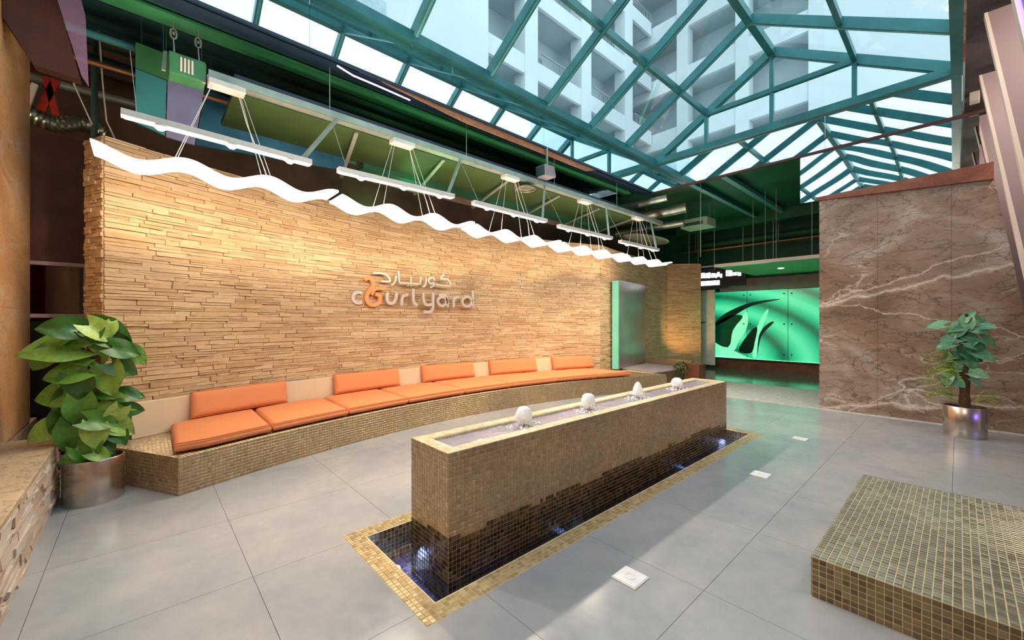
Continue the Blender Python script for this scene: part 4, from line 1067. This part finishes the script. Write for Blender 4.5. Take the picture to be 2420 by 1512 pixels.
t_ = thing('terracotta_board', 'terracotta board hung under the mirror band of the skylight', 'board', (-5.04, 4.4, 4.6))
mb = MB(); mb.hexa([(-5.045, 2.0, 4.70), (-5.045, 6.9, 4.70), (-5.02, 6.9, 4.70), (-5.02, 2.0, 4.70), (-5.045, 2.0, 4.715), (-5.045, 6.9, 4.715), (-5.02, 6.9, 4.715), (-5.02, 2.0, 4.715)])
obj('top_rail', mb, M_navy, t_)
mb = MB(); mb.add([(-5.03, 2.3, 4.70), (-5.03, 3.6, 4.60), (-5.03, 6.6, 4.60), (-5.03, 6.9, 4.70), (-5.045, 2.3, 4.70), (-5.045, 3.6, 4.60), (-5.045, 6.6, 4.60), (-5.045, 6.9, 4.70)], [(0, 1, 2, 3), (7, 6, 5, 4), (0, 4, 5, 1), (1, 5, 6, 2), (2, 6, 7, 3), (3, 7, 4, 0)])
obj('board_face', mb, M_terra, t_)
for k, pts in enumerate(([(-5.07, 1.75, 4.69), (-5.09, 1.95, 4.66), (-5.10, 2.3, 4.66), (-5.12, 2.75, 4.655)], [(-5.08, 4.6, 4.66), (-5.09, 5.2, 4.66), (-5.09, 5.9, 4.66)])):
    mb = MB(); mb.tube(pts, .011, 6); tag(obj('lilac_light_line', mb, M_lil, smooth=True), ['longer lilac glowing line under the mirror band, left of the terracotta board', 'shorter lilac glowing line below the terracotta board'][k], 'light strip')
# long duct with coloured side panels
du = thing('ceiling_duct', 'long olive green flat duct running over the stone wall', 'duct', (-5.8, 4, 4.15))
cpart('duct_bottom', (-6.35, .75, 4.10), (-5.34, 9.2, 4.16), M_olive, du); cpart('duct_side', (-5.36, .75, 4.16), (-5.33, 9.2, 4.3), M_navy, du)
cpart('duct_lower_lip', (-6.62, 2.6, 4.02), (-6.35, 9.2, 4.10), M_dgreen, du)
cpart('duct_back', (-6.64, 2.6, 3.92), (-6.60, 9.2, 4.6), M_dbrown, du)
for k in range(1, 7):
    y = .75+k*1.35; mb = MB(); mb.bar((-5.36, y, 4.09), (-6.9, y+.35, 3.98), .05, .03); obj('duct_strap', mb, M_cable, du)
def poly_panel(name, pts, x, m, label):
    n_ = len(pts); mb = MB(); mb.add([(x, y, z) for y, z in pts]+[(x-.03, y, z) for y, z in pts], [tuple(range(n_)), tuple(range(2*n_-1, n_-1, -1))]+[(i, i+n_, (i+1) % n_+n_, (i+1) % n_) for i in range(n_)])
    ym, yq = pts[0][0]+.05, pts[1][0]-.03
    for y_ in (ym, yq): mb.tube([(x-.015, y_, pts[0][1]-.03), (x-.015, y_, ZC+.01)], .004, 5)
    return tag(obj(name, mb, m), label, 'baffle', 'coloured baffles hanging over the lamps')
poly_panel('acoustic_baffle', [(-.052, 4.72), (.24, 4.70), (.26, 4.40), (-.052, 4.43)], -6.2, M_gpan, 'green square panel hanging above the turquoise one, left of the fan unit')
poly_panel('acoustic_baffle', [(-.052, 4.42), (.215, 4.39), (.20, 3.75), (-.052, 3.82)], -6.2, M_dteal2, 'turquoise panel hanging at the left end of the coloured panels')
poly_panel('acoustic_baffle', [(.225, 4.44), (.57, 4.46), (.47, 3.72), (.21, 3.74)], -6.2, M_lav, 'lavender panel between the turquoise and the blue panel')
poly_panel('acoustic_baffle', [(.63, 4.70), (1.03, 4.61), (1.63, 4.35), (2.38, 4.33), (2.5, 4.05), (.52, 3.90)], -6.72, M_blue, 'long blue panel tapering to the right behind the first light bar')
# cable tray carrying the lamps
ty = thing('cable_tray', 'pale steel channel under the ceiling that carries the wave lamps', 'rail', (-5.17, 4, 4.08))
cpart('tray_channel', (-5.24, .5, 4.07), (-5.12, 9.9, 4.10), M_cable, ty); cpart('tray_side', (-5.245, .5, 4.07), (-5.235, 9.9, 4.15), M_cable, ty); cpart('tray_side', (-5.125, .5, 4.07), (-5.115, 9.9, 4.15), M_cable, ty)
for y in (1.7, 3.75, 5.8, 7.9):
    mb = MB(); mb.tube([(-5.18, y, 4.1), (-5.18, y, ZC)], .006, 6); obj('hanger_rod', mb, M_cable, ty)
# fan unit hung from two turnbuckles
fu = thing('fan_unit', 'small green metal unit with glowing grille hung from the green beam', 'fan unit', (-5.4, .33, 4.2))
mb = MB(); mb.box((-5.55, .2, 4.10), (-5.33, .50, 4.32)); obj('unit_body', mb, M_gpan, fu, bevel=.015)
for k in range(4): cpart('grille_slat', (-5.33, .29+k*.03, 4.14), (-5.32, .305+k*.03, 4.28), emit('orange_glow_slat', (.9, .25, .08), .35) if k == 0 else MATS['orange_glow_slat'], fu)
for y in (.18, .50):
    mb = MB(); mb.bar((-5.44, y, 4.34), (-5.3, y-.02, 4.08), .03, .02); obj('side_bracket', mb, M_cable, fu)
for y in (.24, .44):
    mb = MB(); mb.tube([(-5.4, y+.01, 4.32), (-5.4, y, 4.47)], .007, 6); mb.tube([(-5.4, y, 4.59), (-5.4, y, 4.66)], .006, 6)
    mb.tube([(-5.4, y+.022*math.cos(q*PI/4)*1.2, 4.53+.055*math.sin(q*PI/4)) for q in range(9)], .009, 6, cap=False)
    mb.lathe([(0, -.012), (.014, -.01), (.014, .01), (0, .012)], (-5.4, y, 4.535), 10); obj('turnbuckle', mb, M_cable, fu, smooth=True)

# wave lamps
cyl = [.66, 2.66, 4.67, 6.72, 8.76]; lx = [-4.86, -4.98, -5.06, -5.08, -5.02]; rzs = [.0, .02, .0, -.02, -.04]
lw_ = ['first wave-shaped pendant lamp, largest, above the left end of the wall', 'second wave-shaped pendant lamp from the left', 'middle wave-shaped pendant lamp of the row', 'fourth wave-shaped pendant lamp of the row', 'fifth and farthest wave-shaped pendant lamp']
def wave_lamp(i):
    yc = cyl[i]; xc = lx[i]; L = 1.93; W = .40; rz = rzs[i]; zc = 3.0
    t_ = thing('wave_lamp', lw_[i], 'pendant lamp', (xc, yc, zc), 'wave-shaped pendant lamps')
    def P_(s, q, dz):
        y = (s-.5)*L; x = q*W/2; z = .047*math.cos(2*PI*3*s+.35)
        return (xc+x*math.cos(rz)-y*math.sin(rz), yc+x*math.sin(rz)+y*math.cos(rz), zc+z+dz)
    N_ = 72; mb = MB(); vs = []; fs = []
    for k in range(N_+1):
        s = k/N_; vs += [P_(s, -1, -.011), P_(s, 1, -.011), P_(s, 1, .011), P_(s, -1, .011)]
    for k in range(N_):
        for a, b in ((0, 1), (1, 2), (2, 3), (3, 0)): fs.append((k*4+a, k*4+a+4, k*4+b+4, k*4+b))
    fs += [(0, 1, 2, 3), (N_*4+3, N_*4+2, N_*4+1, N_*4)]
    mb.add(vs, fs); obj('diffuser', mb, M_led, t_, smooth=True)
    mb = MB(); cx_ = -5.17
    mb.box((cx_-.075, yc-.16, 4.01), (cx_+.075, yc+.16, 4.07)); obj('canopy', mb, M_white, t_, bevel=.008)
    for s, q in ((.27, -.8), (.27, .8), (.66, -.8), (.66, .8)):
        p = P_(s, q, .011); mb = MB(); mb.tube([(cx_+(.04 if q > 0 else -.04), yc+(-.13 if s < .5 else .13), 4.01), p], .0028, 5); obj('wire', mb, M_white, t_)
        mb = MB(); mb.tube([(p[0], p[1], p[2]+.01), (p[0], p[1], p[2]-.035)], .007, 6); obj('wire_grip', mb, M_chrome, t_)
    mb = MB(); mb.tube([(cx_, yc+.1, 4.02), (cx_+.05, yc+.17, 3.7), (cx_+.12, yc+.3, 3.3), P_(.66, .2, .01)], .005, 5); obj('power_cord', mb, M_white, t_)
    lamp('wave_lamp_glow', 'AREA', (xc, yc, zc-.08), 18, (1, .80, .60), .35, 1.8, target=(xc, yc, 0))
for i in range(5): wave_lamp(i)
# linear spot bars
bl = ['nearest aluminium light bar with three spots', 'second light bar with three glowing spots', 'third light bar with three glowing spots', 'fourth light bar with three glowing spots', 'farthest light bar with three glowing spots']
for i in range(5):
    y0 = (-.13, 1.63, 3.52, 5.37, 7.28)[i]; L = (1.48, 1.55, 1.53, 1.6, 1.57)[i]; X_ = -4.70; Z_ = 3.30
    t_ = thing('light_bar', bl[i], 'light bar', (X_, y0+L/2, Z_), 'light bars with spots over the wave lamps')
    za, zb = ((3.335, 3.30), (3.30, 3.315), (3.302, 3.287), (3.255, 3.262), (3.24, 3.245))[i]
    mb = MB(); mb.bar((X_, y0, za), (X_, y0+L, zb), .09, .055); obj('housing', mb, M_alu, t_, bevel=.004)
    mb = MB(); mb.bar((X_, y0+.02, za-.03), (X_, y0+L-.02, zb-.03), .075, .008); obj('diffuser', mb, M_bard, t_)
    for k in range(3):
        q = (.17, .52, .86)[k]; y = y0+L*q; Z_ = za+(zb-za)*q
        mb = MB(); mb.lathe([(0, -.032), (.022, -.028), (.04, -.012), (.043, .012), (0, .012)], (X_, y, Z_-.034), 20); sp = obj('spot', mb, M_spot, t_)
        mb = MB(); mb.lathe([(.043, -.004), (.052, -.004), (.052, .016), (.043, .016)], (X_, y, Z_-.036), 20); obj('spot_ring', mb, M_white, sp)
        lamp('bar_spot', 'SPOT', (X_, y, Z_-.09), 66, (1, .72, .46), .04, target=(-6.55, y+.05, 1.55), spot=118, blend=.8)
    lamp('bar_room_spot', 'SPOT', (X_+.03, y0+L*.5, za-.09), 150, (1, .84, .68), .04, target=(-1.4, y0+L*.5+.2, 0), spot=112, blend=.7)
    mb = MB(); mb.bar((X_, y0+L-.08, zb+.03), (-5.12, y0+L+.42, 4.07), .035, .035); obj('bracket_arm', mb, M_cable, t_)
    mb = MB(); mb.tube([(X_, y0+.1, za+.03), (-5.12, y0+.05, 4.08)], .003, 5); obj('wire', mb, M_cable, t_)

# speaker, ring lamp, far ducts
sp = thing('speaker', 'grey wedge loudspeaker hanging under the green beam', 'speaker', (-5.05, 5.35, 4.25))
mb = MB(); mb.hexa([(-5.16, 5.28, 4.17), (-4.92, 5.28, 4.17), (-4.90, 5.55, 4.19), (-5.14, 5.55, 4.19), (-5.16, 5.26, 4.38), (-4.92, 5.26, 4.38), (-4.90, 5.5, 4.38), (-5.14, 5.5, 4.38)]); obj('cabinet', mb, M_gwall, sp, bevel=.02)
mb = MB(); mb.box((-5.145, 5.262, 4.19), (-4.935, 5.27, 4.365)); obj('grille', mb, M_dteal, sp)
mb = MB(); mb.bar((-5.0, 5.4, 4.37), (-5.0, 5.4, 4.72), .03, .03, up=(1, 0, 0)); obj('bracket', mb, M_cable, sp)
mb = MB(); mb.tube([(-5.3+.17*math.cos(q*PI/12), 5.15+.17*math.sin(q*PI/12), 3.99) for q in range(25)], .016, 8, cap=False); mb.lathe([(0, 4.0), (.15, 4.0), (.15, 4.02), (0, 4.02)], (-5.3, 5.15, 0), 24)
mb.tube([(-5.3, 5.15, 4.0), (-5.3, 5.15, 4.1)], .012, 6)
tag(obj('ring_fitting', mb, M_duct, smooth=True), 'round ring-shaped ceiling fitting below the grey loudspeaker', 'ceiling fitting')
for k, (a, b, r_) in enumerate((((-6.9, 9.6, 4.3), (-4.6, 10.1, 4.45), .13), ((-6.7, 10.2, 4.12), (-4.9, 10.6, 4.2), .09), ((-6.4, 9.0, 4.45), (-4.7, 9.3, 4.55), .08))):
    a = Vector(a); b = Vector(b); n_ = 24; mb = MB(); mb.tube([a.lerp(b, q/n_) for q in range(n_+1)], [r_*(1.0 if q % 3 else 1.06) for q in range(n_+1)], 14)
    tag(obj('round_duct', mb, M_duct, smooth=True), ['widest round duct crossing above the farthest light bar', 'lower slimmer round duct behind the farthest light bar', 'slim upper round duct by the mirror band corner'][k], 'duct')
mb = MB(); rr_ = []
for i in range(13):
    a = i/12*PI; rr_.append((math.sin(a)*1.0, math.cos(a)*.06))
mb.lathe(rr_, (0, 0, 0), 32); mb.v = [(-5.75+x*.42, 10.2+y*1.0, 3.82+z) for x, y, z in mb.v]; mb.tube([(-5.75, 10.2, 3.85), (-5.75, 10.2, 4.85)], .012, 6)
tag(obj('oval_shade', mb, M_duct, smooth=True), 'flat oval metal shade behind the last light bar', 'shade')
ac = thing('air_conditioner', 'pale boxy air conditioning cassette hanging from the far green ceiling', 'air conditioner', (-5.0, 11.6, 4.3))
mb = MB(); mb.box((-5.35, 11.35, 4.22), (-4.6, 11.95, 4.46)); obj('casing', mb, simple('pale_green_casing', (.42, .50, .36), .5), ac, bevel=.02)
mb = MB(); mb.box((-5.25, 11.335, 4.26), (-4.72, 11.35, 4.34)); obj('outlet', mb, M_dgreen, ac)
for x in (-5.3, -4.65):
    mb = MB(); mb.tube([(x, 11.6, 4.46), (x, 11.6, 4.86)], .008, 6); obj('hanger_rod', mb, M_cable, ac)

# ================================================================== FAR CORRIDOR
YF = 14.9
far = cpart('wall_far', (-8.5, YF, 0), (2.2, YF+.2, 4.9), M_dgreen, kind='structure')
mb = MB(); 
for k, (x, lab) in enumerate(((-4.15, 'left pale beam under the far green ceiling'), (-3.45, 'right pale beam under the far green ceiling'))):
    t_ = thing('far_ceiling_beam', lab, 'beam', (x, 12, 4.73), 'pale beams under the far ceiling')
    cpart('flange', (x-.06, 9.32, 4.72), (x+.06, 14.88, 4.745), M_tealL, t_); cpart('web', (x-.012, 9.32, 4.745), (x+.012, 14.88, 4.86), M_dteal2, t_)
for k, (z, y, r_, m) in enumerate(((4.02, 14.3, .035, M_copper), (3.40, 13.8, .03, M_cable), (4.25, 14.6, .12, M_dgreen))):
    mb = MB(); mb.tube([(-6.6, y, z), (-1.0, y, z)], r_, 10)
    for x_ in (-6.2, -3.7, -1.6): mb.tube([(x_, y, z), (x_, y, 4.85)], .01, 6)
    tag(obj('cross_pipe', mb, m, smooth=True), ['thin copper pipe crossing the far green wall', 'pale rail crossing just above the green ceiling panel', 'thick dark pipe high across the far wall'][k], 'pipe')
cpart('trim_3', (-6.6, 13.7, 4.55), (-1.0, 13.9, 4.86), M_dgreen, kind='structure')
for k, (x, y) in enumerate(((-4.0, 9.5), (-4.75, 12.2), (-3.62, 11.8), (-3.24, 11.45), (-3.02, 11.5), (-2.3, 11.5))):
    mb = MB(); mb.tube([(x, y, 3.07), (x, y, 4.86)], .007, 6)
    tag(obj('hanging_rod', mb, M_cable), ['nearest and leftmost thin steel rod, just past the mirror corner', 'thin steel rod hanging down to the glowing shop sign', 'first of the thin rods over the green dropped panel, from the left', 'second thin rod over the green dropped panel', 'third thin rod over the green dropped panel', 'thin rod over the green dropped panel nearest the brown marble wall'][k], 'rod', 'thin rods under the far ceiling')
art = thing('green_artwork', 'large backlit green glass artwork of curling leaves on the far wall', 'artwork', (-3.6, YF-.1, .3))
xs = [-5.89, -4.72, -3.57, -2.42, -1.3]
for i in range(4):
    mb = MB(); mb.box((xs[i]+.008, YF-.10, .36), (xs[i+1]-.008, YF-.085, 2.585)); obj('glass_panel', mb, M_art, art)
    for x in (xs[i]+.1, xs[i+1]-.1):
        for z in (.55, 1.5, 2.45):
            mb = MB(); mb.lathe([(0, -.012), (.022, -.01), (.022, .01), (0, .012)], (0, 0, 0), 12); mb.v = [(x+a, YF-.107+c_, z+b) for a, b, c_ in mb.v]; obj('standoff', mb, M_dark, art)
def blade(name, pts, m, y=YF-.105, th=.004):
    pts = sm2(pts); n_ = len(pts); mb = MB(); mb.add([(x, y, z) for x, z in pts]+[(x, y+th, z) for x, z in pts], [tuple(range(n_)), tuple(range(2*n_-1, n_-1, -1))]); obj(name, mb, m, art)
def sm2(pts):
    out = []; n_ = len(pts)
    for i in range(n_):
        a, b, c_, e = pts[i-1], pts[i], pts[(i+1) % n_], pts[(i+2) % n_]
        for j in range(5):
            t_ = j/5; out.append(tuple(.5*((2*b[q])+(-a[q]+c_[q])*t_+(2*a[q]-5*b[q]+4*c_[q]-e[q])*t_*t_+(-a[q]+3*b[q]-3*c_[q]+e[q])*t_**3) for q in (0, 1)))
    return out
blade('dark_leaf_shape', [(-4.98, .62), (-4.62, 1.25), (-4.42, 1.38), (-4.48, .95), (-4.60, .55)], M_artdark)
blade('dark_leaf_shape', [(-5.88, 1.0), (-5.5, .72), (-5.25, .78), (-5.15, 1.3), (-4.85, 1.75), (-5.3, 1.75), (-5.88, 1.35)], simple('art_deep_green', (.005, .12, .07), .2))
blade('dark_leaf_shape', [(-5.88, 1.36), (-5.4, 1.85), (-4.6, 2.2), (-3.75, 2.28), (-4.6, 2.08), (-5.3, 1.65)], M_artdark)
blade('dark_leaf_shape', [(-4.42, .45), (-4.30, 1.1), (-3.95, 1.55), (-4.12, 1.5), (-4.36, 1.15)], M_artdark)
blade('light_leaf_shape', [(-5.88, .38), (-5.87, .95), (-5.35, .70), (-4.75, .42), (-4.7, .37)], M_artlite, YF-.1045)
blade('light_leaf_shape', [(-5.3, .68), (-5.12, 1.3), (-4.75, 1.9), (-4.72, 1.4), (-5.0, .85), (-5.1, .62)], M_artlite, YF-.1045)
blade('light_leaf_shape', [(-4.55, .45), (-4.5, 1.1), (-4.3, 1.7), (-4.1, 1.95), (-4.32, 1.2), (-4.42, .5)], M_artlite, YF-.1045)
cpart('light_trough', (-5.89, YF-.16, .30), (-1.3, YF-.02, .345), M_dark, art); cpart('led_line', (-5.85, YF-.13, .346), (-1.35, YF-.11, .356), M_gstrip, art)
cpart('baseboard_far', (-6.6, YF-.10, 0), (2, YF, .29), M_redtrim, kind='structure')
cpart('trim_4', (-5.56, YF-.16, 2.60), (-1.0, YF, 3.0), M_gwall, kind='structure')
cp = thing('dropped_ceiling_panel', 'green lit dropped ceiling panel before the artwork', 'ceiling panel', (-2.7, 13, 3.05))
cpart('panel_board', (-4.42, 11.45, 3.05), (-.9, 14.6, 3.10), M_gceil, cp); cpart('front_edge', (-4.44, 11.42, 3.04), (-.9, 11.45, 3.12), M_pale, cp)
for x, y in ((-3.3, 13.0), (-2.2, 13.0)):
    mb = MB(); mb.lathe([(0, 0), (.07, 0), (.07, .012), (0, .012)], (x, y, 3.037), 20); obj('downlight', mb, emit('cool_downlight', (.75, 1, .8), 6) if x < -3 else MATS['cool_downlight'], cp)
sg = thing('shop_sign', 'dark fascia board with glowing white marks beyond the end of the stone wall', 'sign', (-5.3, 14.0, 2.9))
cpart('sign_board', (-6.1, 14.0, 2.66), (-4.5, 14.06, 3.34), M_signd, sg)
for x in (-6.0, -4.6): cpart('hanger_rod', (x, 14.02, 3.34), (x+.02, 14.04, 4.86), M_cable, sg)
rs = random.Random(2); mb = MB(); mb2 = MB(); x = -6.0
while x < -4.7:
    wd = rs.uniform(.04, .12); z0 = 3.03+rs.uniform(-.02, .02)
    if not -5.25 < x < -5.12:
        mb.box((x, 13.985, z0), (x+wd, 14.0, z0+rs.uniform(.08, .22)))
    x += wd+rs.uniform(.01, .03)
mb2.box((-6.0, 13.985, 2.78), (-5.28, 14.0, 2.93))
obj('lit_lettering', mb, M_signw, sg, kind='stuff'); obj('lit_band', mb2, M_signw, sg)
d1 = thing('door_1', 'narrow beige door beside the green artwork', None, (-6.0, 14.3, 0), kind='structure')
cpart('door_leaf', (-6.5, 14.3, .1), (-5.55, 14.35, 2.66), M_white, d1, bevel=.005)
mb = MB(); mb.tube([(-5.98, 14.28, 1.55), (-5.98, 14.2, 1.55), (-5.80, 14.2, 1.55)], .018, 8); obj('door_handle', mb, M_chrome, d1, smooth=True)

# ================================================================== OUTSIDE: BUILDINGS SEEN THROUGH THE ROOF
ap = thing('apartment_building', 'grey apartment facade with stacked balconies seen through the left roof slope', 'building', (-12, 16, 5))
mb = MB(); mb.box((-13.8, 9.6, 3), (-13.6, 23.3, 34)); obj('facade_wall', mb, M_extB, ap)
for fl_ in range(9):
    z = 5.6+fl_*3.15
    mb = MB(); mb.box((-13.6, 9.6, z), (-12.0, 21.8, z+.22)); obj('balcony_slab', mb, M_extB, ap)
    mb = MB(); mb.box((-12.12, 9.6, z-.15), (-11.98, 21.8, z+.62)); obj('parapet', mb, M_extA, ap)
    if fl_ > 4: continue
    for b_ in range(3):
        y0 = 12.7+b_*3.7; mb = MB(); mb.box((-12.08, y0, z+1.12), (-12.03, y0+2.0, z+1.17))
        for q in range(11): mb.tube([(-12.05, y0+.1+q*.18, z+.6), (-12.05, y0+.16+q*.18+.03*(-1)**q, z+.86), (-12.05, y0+.1+q*.18, z+1.12)], .014, 4)
        obj('railing', mb, M_rail, ap)
        mb = MB(); mb.box((-13.6, y0+.3, z+.25), (-13.55, y0+1.6, z+2.3)); obj('balcony_window', mb, M_rail, ap)
for k in range(3):
    y = 11.6+k*3.7; mb = MB(); mb.box((-12.6, y, 3), (-11.95, y+.75, 34)); obj('column', mb, M_extA, ap)
pb_ = thing('plain_tower', 'plain pale tower wall rising over the near end of the glass roof', 'building', (-12.5, 2, 3))
cpart('tower_wall', (-16, -8, 2), (-11.8, 9.55, 30), M_extA, pb_)
for k in range(5): cpart('blind_band', (-11.8, -6, 8+k*2.4), (-11.75, 5.5, 8.9+k*2.4), simple('window_blind_band', (.42, .52, .55), .5) if k == 0 else MATS['window_blind_band'], pb_)
eb = thing('far_apartment_block', 'pale apartment block closing the view behind the far gable', 'building', (-3, 23, 4))
cpart('facade_wall', (-13.8, 23.4, 3), (-4.3, 23.8, 30), M_extB, eb); cpart('plain_wall', (-4.3, 22, 3), (12, 23.8, 19), M_extA, eb)
for fl_ in range(8):
    z = 5.2+fl_*3.1; cpart('parapet', (-13.6, 21.9, z), (-4.3, 22.1, z+.95), M_extA, eb); cpart('balcony_slab', (-13.6, 22.1, z), (-4.3, 23.4, z+.2), M_extB, eb)
for k in range(3): cpart('column', (-10.5+k*3, 21.85, 3), (-9.9+k*3, 22.5, 30), M_extA, eb)
